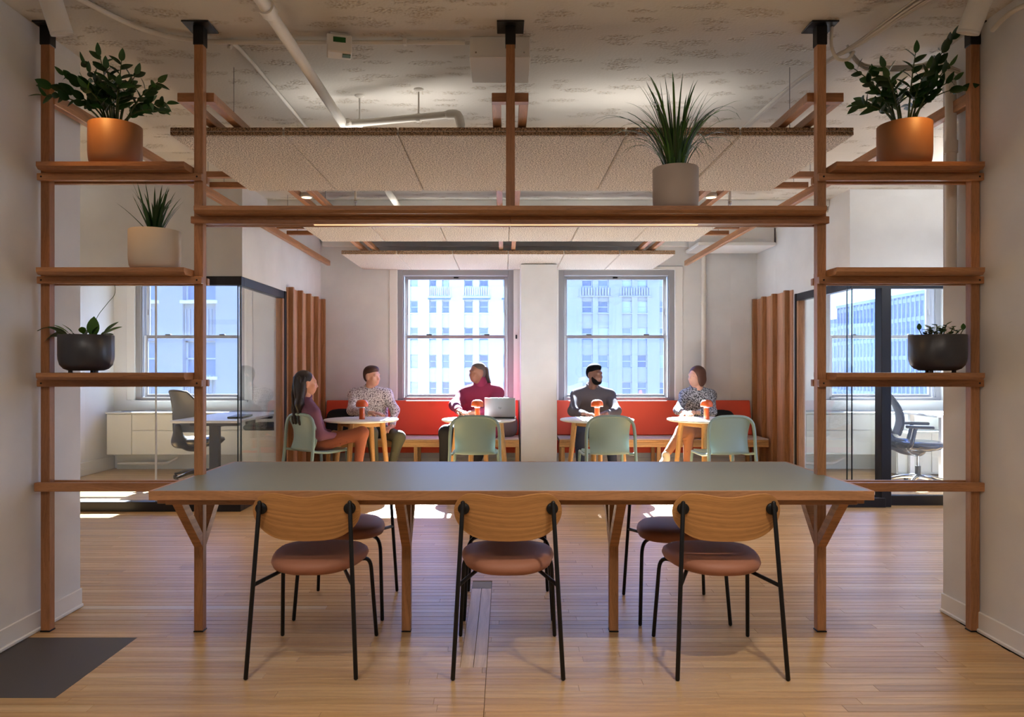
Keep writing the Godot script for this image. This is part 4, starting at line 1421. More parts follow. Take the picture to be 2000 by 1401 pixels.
func build_office_things() -> void:
	for a in [["left", -4.86, -2.5], ["right", 3.36, 5.95]]:
		var c: float = (a[1] + a[2]) / 2
		var w: float = a[2] - a[1]
		var o := thing("radiator_cover", "long white radiator cabinet under the %s office window" % a[0], "radiator", W(c, 0, 9.02))
		box_part("carcass", Vector3(0, 0.455, -0.01), Vector3(w, 0.5, 0.3), M.cabinet_white, o, 0.004)
		box_part("top", Vector3(0, 0.715, 0), Vector3(w + 0.02, 0.02, 0.33), M.cabinet_white, o, 0.004)
		box_part("grille", Vector3(0, 0.729, -0.05), Vector3(w - 0.2, 0.008, 0.1), M.window_grey, o, 0.001)
		var x: float = -w / 2 + 0.31
		box_part("end_panel", Vector3(-w / 2 + 0.155, 0.455, 0.146), Vector3(0.3, 0.49, 0.016), M.cabinet_white, o, 0.003)
		while x < w / 2 - 0.1:
			var ww: float = minf(1.0, w / 2 - x)
			box_part("upper_panel", Vector3(x + ww / 2, 0.605, 0.146), Vector3(ww - 0.012, 0.19, 0.016), M.cabinet_white, o, 0.003)
			box_part("lower_panel", Vector3(x + ww / 2, 0.355, 0.146), Vector3(ww - 0.012, 0.29, 0.016), M.cabinet_white, o, 0.003)
			x += ww
		tube_part("pipe", bent([Vector3(-w / 2 + 0.1, 0.09, 0.06), Vector3(-w / 2 + 0.7, 0.09, 0.06), Vector3(-w / 2 + 0.82, 0.16, 0.06)], 0.05), 0.018, M.pipe_paint, o, 10)
		box_part("plinth", Vector3(0, 0.1, -0.11), Vector3(w, 0.2, 0.05), M.cabinet_white, o, 0.002)
	# left desk and its things
	var o := thing("desk", "white-topped standing desk with black legs in the left office", "desk", W(-3.01, 0, 7.97))
	box_part("desktop", Vector3(0, 0.727, 0), Vector3(0.68, 0.026, 1.4), M.white_laminate, o, 0.004)
	for z in [0.52, -0.52]:
		var leg := box_part("leg", Vector3(0.04, 0.36, z), Vector3(0.1, 0.68, 0.06), M.black_steel, o, 0.004)
		box_part("foot", Vector3(0, -0.345, 0), Vector3(0.6, 0.03, 0.07), M.black_steel, leg, 0.004)
		box_part("bracket", Vector3(0, 0.332, 0), Vector3(0.5, 0.035, 0.07), M.black_steel, leg, 0.006)
	box_part("crossbar", Vector3(0.04, 0.68, 0), Vector3(0.08, 0.04, 1.0), M.black_steel, o, 0.003)
	o = thing("keyboard", "black keyboard lying on the left office desk", "keyboard", W(-2.82, 0.74, 7.75), 0.1)
	box_part("body", Vector3(0, 0.012, 0), Vector3(0.16, 0.02, 0.42), M.black_plastic, o, 0.006)
	o = thing("pedestal", "low white drawer pedestal under the left office desk", "pedestal", W(-2.72, 0, 8.35))
	box_part("body", Vector3(0, 0.3, 0), Vector3(0.4, 0.54, 0.5), M.white_laminate, o, 0.004)
	for y in [0.15, 0.34, 0.5]:
		box_part("drawer_front", Vector3(-0.205, y, 0), Vector3(0.012, 0.15, 0.48), M.white_laminate, o, 0.003)
	box_part("seat_cushion", Vector3(0, 0.6, 0), Vector3(0.4, 0.06, 0.5), M.black_cloth, o, 0.02)
	task_chair("task_chair", "black mesh office chair at the desk in the left office", W(-3.45, 0, 8.22), deg_to_rad(-28), M.black_plastic, M.black_plastic)
	# right office
	o = thing("office_table", "white table edge behind the navy chair in the right office", "table", W(5.3, 0, 8.2))
	box_part("tabletop", Vector3(0, 0.745, 0), Vector3(1.3, 0.028, 0.75), M.white_laminate, o, 0.004)
	for x in [-0.55, 0.55]:
		for z in [-0.3, 0.3]:
			box_part("leg", Vector3(x, 0.365, z), Vector3(0.05, 0.73, 0.05), M.white_laminate, o, 0.003)
	o = thing("filing_cabinet", "white drawer cabinet behind the navy office chair", "cabinet", W(5.0, 0, 8.62))
	box_part("body", Vector3(0, 0.27, 0), Vector3(0.8, 0.5, 0.16), M.cabinet_white, o, 0.004)
	for x in [-0.2, 0.2]:
		box_part("drawer_front", Vector3(x, 0.27, 0.086), Vector3(0.38, 0.46, 0.012), M.cabinet_white, o, 0.003)
	task_chair("task_chair", "glossy navy office chair with steel base in the right office", W(4.42, 0, 7.78), deg_to_rad(-116), M.navy_gloss, M.chrome)

# ---------- pipes, cables, fittings ----------
func build_pipes() -> void:
	var pp = M.pipe_paint
	var o := thing("sprinkler_pipe", "thick white pipe running away under the ceiling at left of centre", "pipe", W(-0.98, 2.75, 4.5))
	tube_part("pipe", [Vector3(0, 0, 3.0), Vector3(0, 0, -2.7)], 0.027, pp, o, 18, false)
	for z in [1.5, -1.2]:
		tube_part("coupling", [Vector3(0, 0, z - 0.03), Vector3(0, 0, z + 0.03)], 0.035, pp, o, 18, false)
		tube_part("hanger", [Vector3(0, 0.02, z + 0.12), Vector3(0, 0.17, z + 0.12)], 0.005, pp, o, 8, false)
	o = thing("branch_pipe", "thinner white pipe with an elbow hanging above the nearest panels", "pipe", W(-0.6, 2.75, 4.33))
	tube_part("pipe", bent([Vector3(-0.36, -0.0, -0.09), Vector3(0.34, 0.0, 0.1), Vector3(0.345, -0.19, 0.1)], 0.05), 0.021, pp, o, 14, false)
	tube_part("elbow", [Vector3(-0.37, -0.005, -0.12), Vector3(-0.35, 0.0, -0.06)], 0.028, pp, o, 14)
	tube_part("elbow", curve([Vector3(0.27, 0, 0.083), Vector3(0.325, -0.01, 0.098), Vector3(0.343, -0.07, 0.1)], 4), 0.027, pp, o, 14)
	for x in [-0.28, 0.09]:
		var z: float = x * 0.27
		tube_part("hanger", [Vector3(x, 0.0, z), Vector3(x, 0.17, z)], 0.005, pp, o, 8, false)
		tube_part("clamp", [Vector3(x - 0.012, 0, z - 0.003), Vector3(x + 0.012, 0, z + 0.003)], 0.026, pp, o, 14, false)
		var st := begin()
		lathe(st, [Vector2(0, 0.15), Vector2(0.028, 0.165), Vector2(0.03, 0.17), Vector2(0, 0.17)], 14)
		part("flange", st, pp, o, Transform3D(Basis.IDENTITY, Vector3(x, 0, z)))
	# conduit along the near ceiling
	o = thing("conduit", "white conduit crossing the near ceiling to the junction box", "conduit", W(-0.9, 2.9, 3.64))
	tube_part("pipe", curve([Vector3(-1.05, 0, 0.64), Vector3(-0.96, 0, 0.38), Vector3(-0.84, 0, 0.14), Vector3(-0.66, 0, 0.03), Vector3(-0.4, 0, 0.0), Vector3(0.7, 0, 0.0)], 6), 0.012, pp, o, 10, false)
	for x in [-0.2, 0.4]:
		box_part("strap", Vector3(x, 0.001, 0), Vector3(0.02, 0.03, 0.034), pp, o, 0.003)
	o = thing("old_conduit", "thin painted conduit running back along the ceiling at left", "conduit", W(-1.35, 2.9, 4.6))
	tube_part("pipe", curve([Vector3(-0.05, 0, 0.9), Vector3(0.0, 0, 0.7), Vector3(0.0, 0, -1.8)], 5), 0.011, pp, o, 8, false)
	o = thing("junction_box", "flat white junction box on the ceiling behind the middle post", "junction box", W(-0.024, 2.87, 3.78))
	box_part("body", Vector3.ZERO, Vector3(0.3, 0.1, 0.32), M.white_paint, o, 0.003)
	box_part("cover", Vector3(0, -0.052, 0), Vector3(0.305, 0.006, 0.325), M.white_paint, o, 0.002)
	for x in [-0.12, 0.12]:
		box_part("screw", Vector3(x, -0.03, 0.161), Vector3(0.008, 0.008, 0.003), M.chrome, o, 0.001)
	o = thing("emergency_fitting", "small white ceiling fitting with green labels", "ceiling fitting", W(-0.82, 2.92, 3.6), 0.25)
	box_part("body", Vector3(0, -0.06, 0), Vector3(0.12, 0.09, 0.09), M.white_paint, o, 0.006)
	box_part("mount", Vector3(0, -0.008, -0.01), Vector3(0.09, 0.016, 0.07), M.white_paint, o, 0.004)
	box_part("label_plate", Vector3(0.0, -0.045, 0.047), Vector3(0.06, 0.025, 0.003), M.green_label, o, 0.001)
	box_part("label_plate", Vector3(0.035, -0.107, 0.01), Vector3(0.04, 0.003, 0.04), M.green_label, o, 0.001)
	# cables at upper right
	o = thing("cable_bundle", "bundle of pale data cables sagging through a hook at upper right", "cables", W(1.62, 2.8, 3.5))
	for i in 9:
		var a := TAU * i / 9.0
		var j := Vector3(cos(a), sin(a), 0) * (0.018 if i < 6 else 0.008)
		var k := 1.0 + 0.3 * rng.randf()
		tube_part("cable", curve([Vector3(0.52, 0.07, 1.0) + j * 2.0, Vector3(0.26, 0.075, 0.52) + j * 1.5 * k, Vector3(0.05, 0.0, 0.05) + j * 0.6, Vector3(0.0, -0.01, -0.06) + j * 0.5, Vector3(-0.02, 0.04, -0.6) + j * 0.7, Vector3(-0.03, 0.06, -1.6) + j]), 0.0055, M.cable_grey, o, 6)
	for i in 3:
		tube_part("cable", curve([Vector3(0.03, 0.0, 0.0) + Vector3(0, i * 0.01, 0), Vector3(0.16, -0.05 + i * 0.011, -0.1), Vector3(0.36, -0.05 + i * 0.011, -0.12), Vector3(0.52, -0.045 + i * 0.011, -0.1), Vector3(0.62, -0.085 + i * 0.01, -0.08)]), 0.0055, M.cable_grey, o, 6)
	tube_part("hook", curve([Vector3(-0.045, 0.108, 0.0), Vector3(-0.047, 0.02, 0.0), Vector3(-0.02, -0.04, 0.0), Vector3(0.03, -0.045, 0.0), Vector3(0.06, -0.01, 0.0)]), 0.008, pp, o, 8)
	o = thing("wall_cable", "white flexible tube drooping over the right wall near the ceiling", "cable", W(2.25, 2.84, 3.25))
	tube_part("tube", curve([Vector3(-0.07, -0.06, -0.0), Vector3(-0.02, -0.005, 0.05), Vector3(0.01, -0.015, 0.2), Vector3(0.02, -0.05, 0.4), Vector3(0.022, -0.045, 0.8)]), 0.011, pp, o, 10)
	o = thing("riser_pipe", "white upright pipe with a bend at the end of the right wall", "pipe", W(2.245, 1.75, 3.66))
	tube_part("pipe", bent([Vector3(0, 0, 0), Vector3(0, 1.0, 0), Vector3(-0.02, 1.1, -0.1), Vector3(-0.05, 1.14, -0.5)], 0.08), 0.026, pp, o, 14)
	tube_part("coupling", [Vector3(0, 0.6, 0), Vector3(0, 0.66, 0)], 0.032, pp, o, 14, false)
	o = thing("wall_pipe", "slim white upright pipe at the right of the right lounge window", "pipe", W(2.5, 0.86, 9.14))
	tube_part("pipe", [Vector3(0, 0, 0), Vector3(0, 2.05, 0)], 0.03, pp, o, 12, false)
	for y in [0.75, 1.2, 1.55]:
		tube_part("clip", [Vector3(0, y, 0), Vector3(0, y + 0.03, 0)], 0.036, pp, o, 12, false)
	o = thing("shade_cord", "thin white cord hanging at the right of the left lounge window", "cord", W(0.165, 0.95, 9.17))
	tube_part("cord", curve([Vector3(-0.01, 0, 0), Vector3(0.006, 0.3, 0.005), Vector3(0, 0.9, 0), Vector3(0, 1.5, 0)]), 0.003, M.white_paint, o, 6)
	box_part("cleat", Vector3(-0.02, 0.71, 0.0), Vector3(0.02, 0.05, 0.02), M.dark_frame, o, 0.003)
	for a in [["left", -1.13, 5.5], ["right", 1.72, 5.55]]:
		o = thing("fire_sprinkler", "small brass sprinkler head above the beam at %s" % a[0], "sprinkler", W(a[1], 2.52, a[2]))
		tube_part("stem", [Vector3(0, 0, 0), Vector3(0, 0.4, 0)], 0.009, pp, o, 8, false)
		var st := begin()
		lathe(st, [Vector2(0, -0.03), Vector2(0.02, -0.03), Vector2(0.02, -0.026), Vector2(0.004, -0.024), Vector2(0.004, -0.004), Vector2(0.012, 0), Vector2(0.012, 0.02), Vector2(0, 0.02)], 12)
		part("head", st, M.chrome, o)

# ---------- plants ----------
func leaf_mesh(w: float, fold: float, droop: float, tip := 0.75) -> ArrayMesh:
	var st := begin()
	st.set_smooth_group(0)
	var n := 7
	var row := func(i: int) -> Array:
		var t := float(i) / n
		var half: float = w * pow(sin(PI * pow(t, tip)), 0.8) if i > 0 and i < n else 0.0
		var y := -droop * t * t
		return [Vector3(t, y + fold * half, -half), Vector3(t, y, 0), Vector3(t, y + fold * half, half)]
	for i in n:
		var a: Array = row.call(i)
		var b: Array = row.call(i + 1)
		for k in 2:
			quad(st, a[k], a[k + 1], b[k + 1], b[k], Vector3.UP)
	return finish(st)

# A transform that lays a unit leaf from p along dir, its face towards up.
func leaf_at(p: Vector3, dir: Vector3, up: Vector3, size: float) -> Transform3D:
	var x := dir.normalized()
	var z := x.cross(up).normalized()
	if z.length() < 0.1:
		z = x.cross(Vector3.FORWARD).normalized()
	var y := z.cross(x)
	return Transform3D(Basis(x, y, z).scaled_local(Vector3.ONE * size), p)

func pot(called: String, label: String, at: Vector3, r: float, h: float, m: Material, feet := false) -> Node3D:
	var o := thing(called, label, "potted plant", at)
	var st := begin()
	var b := 0.01 if feet else 0.0
	var c := 0.3 if feet else 0.24
	lathe(st, [Vector2(0, b), Vector2(r * (0.62 if feet else 0.78), b), Vector2(r * (0.8 if feet else 0.9), b + h * 0.05), Vector2(r * (0.93 if feet else 0.965), b + h * c * 0.5), Vector2(r * 0.99, b + h * c), Vector2(r, b + h * (c + 0.1)), Vector2(r, h - 0.002), Vector2(r - 0.002, h), Vector2(r - 0.007, h), Vector2(r - 0.009, h - 0.004), Vector2(r - 0.009, h - 0.03)], 48)
	part("pot", st, m, o)
	st = begin()
	lathe(st, [Vector2(r - 0.009, h - 0.026), Vector2(r * 0.5, h - 0.02), Vector2(0, h - 0.018)], 24)
	part("soil", st, M.soil, o)
	if feet:
		for k in 3:
			var a := TAU * k / 3 + 0.4
			tube_part("foot", [Vector3(cos(a) * r * 0.55, 0.0, sin(a) * r * 0.55), Vector3(cos(a) * r * 0.55, 0.012, sin(a) * r * 0.55)], 0.01, m, o, 10, false)
	return o

func zz_plant(o: Node3D, h: float, seed_: int, stems: Array) -> void:
	var g := RandomNumberGenerator.new()
	g.seed = seed_
	var leaves := [leaf_mesh(0.24, 0.25, 0.12), leaf_mesh(0.21, 0.15, 0.2), leaf_mesh(0.27, 0.3, 0.05)]
	for s in stems:
		# [azimuth, length, lean, first leaf]
		var dir := Vector3(cos(s[0]), 0, sin(s[0]))
		var base := Vector3(0, h - 0.02, 0) + dir * 0.03 * g.randf_range(0.4, 1.6)
		var lean: float = s[2]
		var pts := []
		for k in 6:
			var t := k / 5.0
			pts.append(base + (Vector3.UP * cos(lean * (0.35 + 0.65 * t)) + dir * sin(lean * (0.35 + 0.65 * t))) * s[1] * t)
		var line := curve(pts, 3)
		var rad := []
		for k in line.size():
			rad.append(lerpf(0.0055, 0.0018, float(k) / (line.size() - 1)))
		var stem := tube_part("stem", line, rad, M.stem_green, o, 7)
		var n := int((s[1] * (1.0 - s[3])) / 0.02) + 1
		for k in n:
			var f: float = lerpf(s[3], 0.97, float(k) / maxf(n - 1, 1))
			var i := int(f * (line.size() - 1))
			var p: Vector3 = line[i]
			var along: Vector3 = (line[mini(i + 1, line.size() - 1)] - line[maxi(i - 1, 0)]).normalized()
			var side := along.cross(dir if absf(along.y) > 0.3 else Vector3.UP).normalized()
			side = side.rotated(along, g.randf_range(-0.5, 0.5))
			var sg := 1.0 if k % 2 == 0 else -1.0
			var size := g.randf_range(0.066, 0.092) * (1.0 - 0.25 * absf(f - 0.7))
			put("leaf", leaves[g.randi() % 3], M.leaf_dark if g.randf() < 0.75 else M.leaf_mid, stem, leaf_at(p, side * sg * 0.9 + along * g.randf_range(0.5, 0.9), (along + dir * 0.4 + Vector3(0, 0.2, 0.35)).normalized(), size))
		put("leaf", leaves[0], M.leaf_mid, stem, leaf_at(line[-1], (line[-1] - line[-3]).normalized(), dir + Vector3(0, 0.3, 0.3), 0.06))

func blade(o: Node, p: Vector3, az: float, lean0: float, lean1: float, length: float, width: float, m: Material, steps := 9) -> void:
	var st := begin()
	st.set_smooth_group(0)
	var dir := Vector3(cos(az), 0, sin(az))
	var side := Vector3(-sin(az), 0, cos(az))
	var rows := []
	var q := p
	for k in steps + 1:
		var t := float(k) / steps
		var lean := lerpf(lean0, lean1, t * t)
		var d := Vector3.UP * cos(lean) + dir * sin(lean)
		if k > 0:
			q += d * length / steps
		var half := width * 0.5 * pow(1.0 - t, 0.6) * minf(1.0, 0.55 + t * 2.5)
		var nrm := dir * cos(lean) - Vector3.UP * sin(lean)
		rows.append([q - side * half - nrm * half * 0.35, q, q + side * half - nrm * half * 0.35])
	for k in steps:
		for j in 2:
			quad(st, rows[k][j], rows[k][j + 1], rows[k + 1][j + 1], rows[k + 1][j], dir + Vector3.UP * 0.2)
	part("blade", st, m, o)

func build_plants() -> void:
	var o := pot("zz_plant", "dark leafy plant in a clay-coloured pot on the top left shelf", W(-1.877, 2.231, 3.505), 0.119, 0.205, M.clay_pot)
	zz_plant(o, 0.205, 3, [[PI - 0.1, 0.34, 0.95, 0.35], [PI + 0.3, 0.3, 0.5, 0.4], [PI - 0.5, 0.28, 1.15, 0.35], [2.4, 0.3, 0.35, 0.4], [0.3, 0.27, 0.35, 0.4], [-0.2, 0.25, 0.95, 0.4], [0.2, 0.23, 1.25, 0.35], [1.4, 0.26, 0.3, 0.4], [-1.5, 0.27, 0.3, 0.4], [1.0, 0.22, 0.7, 0.4], [PI, 0.22, 0.2, 0.45], [-0.8, 0.22, 0.6, 0.4], [2.0, 0.2, 0.7, 0.4], [1.7, 0.32, 0.25, 0.4], [-2.2, 0.3, 0.4, 0.4], [2.9, 0.31, 0.65, 0.4], [0.1, 0.28, 0.65, 0.4], [0.9, 0.3, 0.3, 0.4]])
	o = pot("zz_plant", "tall dark leafy plant in a clay-coloured pot on the top right shelf", W(1.926, 2.231, 3.505), 0.121, 0.208, M.clay_pot)
	zz_plant(o, 0.208, 8, [[0.25, 0.47, 0.42, 0.42], [0.0, 0.36, 0.4, 0.45], [PI, 0.36, 0.62, 0.4], [PI - 0.2, 0.24, 1.15, 0.5], [-0.1, 0.36, 0.95, 0.75], [PI + 0.4, 0.3, 0.3, 0.42], [1.3, 0.26, 0.4, 0.4], [-1.4, 0.28, 0.35, 0.4], [0.6, 0.3, 0.5, 0.45], [2.5, 0.24, 0.5, 0.4], [-0.5, 0.26, 0.55, 0.45], [PI + 0.1, 0.2, 0.8, 0.4], [1.6, 0.33, 0.2, 0.4], [0.15, 0.3, 0.7, 0.45], [2.8, 0.3, 0.35, 0.4], [-2.0, 0.26, 0.4, 0.4]])
	var g := RandomNumberGenerator.new()
	g.seed = 12
	o = pot("snake_plant", "spiky banded plant in a cream pot on the second left shelf", W(-1.69, 1.738, 3.51), 0.117, 0.192, M.cream_pot)
	for k in 30:
		var az := g.randf() * TAU
		var len_ := g.randf_range(0.16, 0.25)
		blade(o, Vector3(cos(az), 0, sin(az)) * g.randf_range(0.0, 0.03) + Vector3(0, 0.172, 0), az, g.randf_range(0.05, 0.45), g.randf_range(0.3, 0.95), len_, 0.018, M.leaf_mid if g.randf() < 0.6 else M.leaf_dark, 6)
	for a in [[PI - 0.3, 0.29, 0.25, 0.42], [PI + 0.2, 0.27, 0.08, 0.2], [PI + 0.05, 0.24, 0.75, 0.95], [0.1, 0.23, 0.3, 0.55], [0.3, 0.24, 0.15, 0.4], [-0.3, 0.21, 0.45, 0.75]]:
		blade(o, Vector3(cos(a[0]) * 0.02, 0.172, sin(a[0]) * 0.02), a[0], a[2], a[3], a[1], 0.017, M.leaf_mid, 8)
	o = pot("grass_plant", "long arching grass plant in a grey-beige pot on the high middle shelf", W(0.824, 2.025, 3.51), 0.109, 0.205, M.grey_pot)
	for k in 110:
		var az := g.randf() * TAU
		var out: bool = k % 5 < 2
		var len_ := g.randf_range(0.3, 0.46) if not out else g.randf_range(0.3, 0.56)
		blade(o, Vector3(cos(az), 0, sin(az)) * g.randf_range(0.01, 0.05) + Vector3(0, 0.18, 0), az, g.randf_range(0.05, 0.3) if not out else 0.35, g.randf_range(0.3, 1.3) if not out else g.randf_range(1.5, 2.6), len_, g.randf_range(0.01, 0.018), [M.leaf_dark, M.leaf_mid, M.leaf_mid, M.leaf_bright][g.randi() % 4], 10)
	blade(o, Vector3(0.01, 0.185, 0.09), 1.57, 0.7, 3.1, 0.15, 0.009, M.leaf_bright, 8)
	# trailing leaves at left
	o = pot("hoya_plant", "trailing broad-leaved plant in a charcoal pot on the third left shelf", W(-2.02, 1.246, 3.51), 0.121, 0.182, M.charcoal_pot, true)
	var lf := leaf_mesh(0.2, 0.2, 0.12, 0.9)
	for a in [[PI, 1.25, 0.12], [PI - 0.5, 0.9, 0.09], [2.2, 0.8, 0.08], [PI + 0.5, 1.35, 0.13], [0.0, 0.9, 0.1], [0.3, 1.2, 0.08], [-0.4, 0.6, 0.09], [1.2, 0.9, 0.08], [1.9, 0.7, 0.07], [0.7, 0.8, 0.075], [PI + 1.0, 0.9, 0.08], [-1.2, 0.9, 0.08]]:
		var d := Vector3(cos(a[0]) * sin(a[1]), cos(a[1]), sin(a[0]) * sin(a[1]))
		var p := Vector3(cos(a[0]), 0, sin(a[0])) * 0.055 + Vector3(0, 0.165, 0)
		var stem := tube_part("stem", [Vector3(p.x * 0.5, 0.16, p.z * 0.5), p + d * 0.03], 0.0022, M.stem_green, o, 6)
		put("leaf", lf, [M.leaf_mid, M.leaf_dark, M.leaf_bright][g.randi() % 3], stem, leaf_at(p + d * 0.03, d + Vector3(0, -0.2, 0), Vector3(0, 1, 0.5), a[2]))
	var vine := tube_part("stem", curve([Vector3(-0.04, 0.165, 0.02), Vector3(-0.16, 0.215, 0.03), Vector3(-0.21, 0.2, 0.04)], 5), 0.002, M.stem_green, o, 6)
	put("leaf", lf, M.leaf_bright, vine, leaf_at(Vector3(-0.13, 0.206, 0.03), Vector3(0.8, -0.3, 0.2), Vector3(0, 1, 0.6), 0.075))
	put("leaf", lf, M.leaf_dark, vine, leaf_at(Vector3(-0.1, 0.2, 0.03), Vector3(-1.0, -0.5, 0.1), Vector3(0, 1, 0.5), 0.1))
	put("leaf", leaf_mesh(0.3, 0.15, 0.05, 0.9), M.leaf_bright, vine, leaf_at(Vector3(0.055, 0.17, 0.04), Vector3(0.08, 1, 0.1), Vector3(0.1, 0, 1), 0.1))
	tube_part("tendril", curve([Vector3(0.045, 0.17, 0.02), Vector3(0.06, 0.26, 0.02), Vector3(0.11, 0.33, 0.02), Vector3(0.146, 0.375, 0.02), Vector3(0.148, 0.42, 0.02)], 6), 0.0014, M.stem_green, o, 5)
	o = pot("jade_plant", "round-leaved low plant in a charcoal pot on the third right shelf", W(2.088, 1.246, 3.51), 0.125, 0.182, M.charcoal_pot, true)
	var rl := leaf_mesh(0.36, 0.1, 0.05, 0.95)
	for k in 16:
		var az := TAU * k / 16.0 + g.randf()
		var r := g.randf_range(0.02, 0.095)
		var top := Vector3(cos(az) * r, 0.175 + g.randf_range(0.015, 0.055), sin(az) * r)
		var stem := tube_part("stem", [Vector3(cos(az) * r * 0.6, 0.16, sin(az) * r * 0.6), top], 0.0025, M.stem_green, o, 6)
		for j in 4:
			var b := az + j * PI / 2 + g.randf()
			put("leaf", rl, [M.leaf_mid, M.leaf_dark, M.leaf_bright][g.randi() % 3], stem, leaf_at(top - Vector3(0, 0.006 * j, 0), Vector3(cos(b), g.randf_range(0.1, 0.7), sin(b)), Vector3.UP, g.randf_range(0.024, 0.036)))
	for a in [[PI, -0.05], [0.1, 0.04]]:
		var stem := tube_part("stem", [Vector3(cos(a[0]) * 0.08, 0.16, 0.03), Vector3(cos(a[0]) * 0.105, 0.205, 0.03)], 0.002, M.stem_green, o, 6)
		put("leaf", rl, M.leaf_mid, stem, leaf_at(Vector3(cos(a[0]) * 0.105, 0.203, 0.03), Vector3(a[1], 1, 0.1), Vector3(0, 0.2, 1), 0.034))

# ---------- people ----------
# skull and face in head axes: x to the person's left, y up, z forward
func head_prims() -> Array:
	return [["e", Vector3(0, 0.035, -0.012), Vector3(0.074, 0.088, 0.09)], ["e", Vector3(0, -0.035, 0.022), Vector3(0.058, 0.07, 0.064)], ["e", Vector3(0, -0.078, 0.05), Vector3(0.032, 0.026, 0.03)],
		[Vector3(0, 0.012, 0.082), Vector3(0, -0.022, 0.102), 0.007, 0.0115], [Vector3(-0.03, 0.03, 0.078), Vector3(0.03, 0.03, 0.078), 0.011, 0.011],
		["e", Vector3(0.036, -0.02, 0.062), Vector3(0.024, 0.022, 0.02)], ["e", Vector3(-0.036, -0.02, 0.062), Vector3(0.024, 0.022, 0.02)], [Vector3(-0.016, -0.054, 0.082), Vector3(0.016, -0.054, 0.082), 0.0065, 0.0065],
		["e", Vector3(0.075, -0.005, -0.012), Vector3(0.012, 0.03, 0.019)], ["e", Vector3(-0.075, -0.005, -0.012), Vector3(0.012, 0.03, 0.019)], [Vector3(0, -0.04, -0.02), Vector3(0, -0.13, -0.035), 0.05, 0.052]]

func face_basis(dir: Vector3) -> Basis:
	var z := dir.normalized()
	var x := Vector3.UP.cross(z).normalized()
	return Basis(x, z.cross(x), z)

# A hand from wrist along dir; back is the direction the back of the hand points, s = 1 for a thumb on the +x side of (dir, back).
func hand(st: SurfaceTool, wrist: Vector3, dir: Vector3, back: Vector3, s: float, curl: float) -> void:
	var y := dir.normalized()
	var z := (back - y * back.dot(y)).normalized()
	var x := y.cross(z)
	var b := Basis(x, y, z)
	var prims := [[Vector3(0, -0.02, 0), Vector3(0, 0.02, 0), 0.026, 0.026], [Vector3(-0.022, 0.03, 0), Vector3(-0.026, 0.082, 0), 0.016, 0.0125], [Vector3(0.0, 0.03, 0), Vector3(0.0, 0.086, 0), 0.017, 0.0125], [Vector3(0.022, 0.03, 0), Vector3(0.026, 0.08, 0), 0.016, 0.0125]]
	var lens := [0.072, 0.08, 0.075, 0.058]
	for i in 4:
		var px: float = s * (0.03 - i * 0.02)
		var p := Vector3(px, 0.09 - 0.004 * absf(i - 1.2), 0)
		var a := 0.15
		var dx: float = s * (0.12 - i * 0.08)
		for j in 3:
			a += curl * (0.8 if j == 0 else 1.0)
			var l: float = lens[i] * [0.45, 0.31, 0.24][j]
			var q := p + Vector3(dx * l, cos(a) * l, -sin(a) * l)
			prims.append([p, q, 0.0092 - 0.0008 * j, 0.0085 - 0.0008 * j])
			p = q
	var t := Vector3(s * 0.02, 0.015, -0.006)
	var t1 := t + Vector3(s * 0.028, 0.032, -0.012)
	var t2 := t1 + Vector3(s * 0.008, 0.03, -0.006)
	prims.append([t, t1, 0.014, 0.011])
	prims.append([t1, t2, 0.0105, 0.0085])
	nets(st, prims, 0.0045, 220.0, Transform3D(b, wrist))

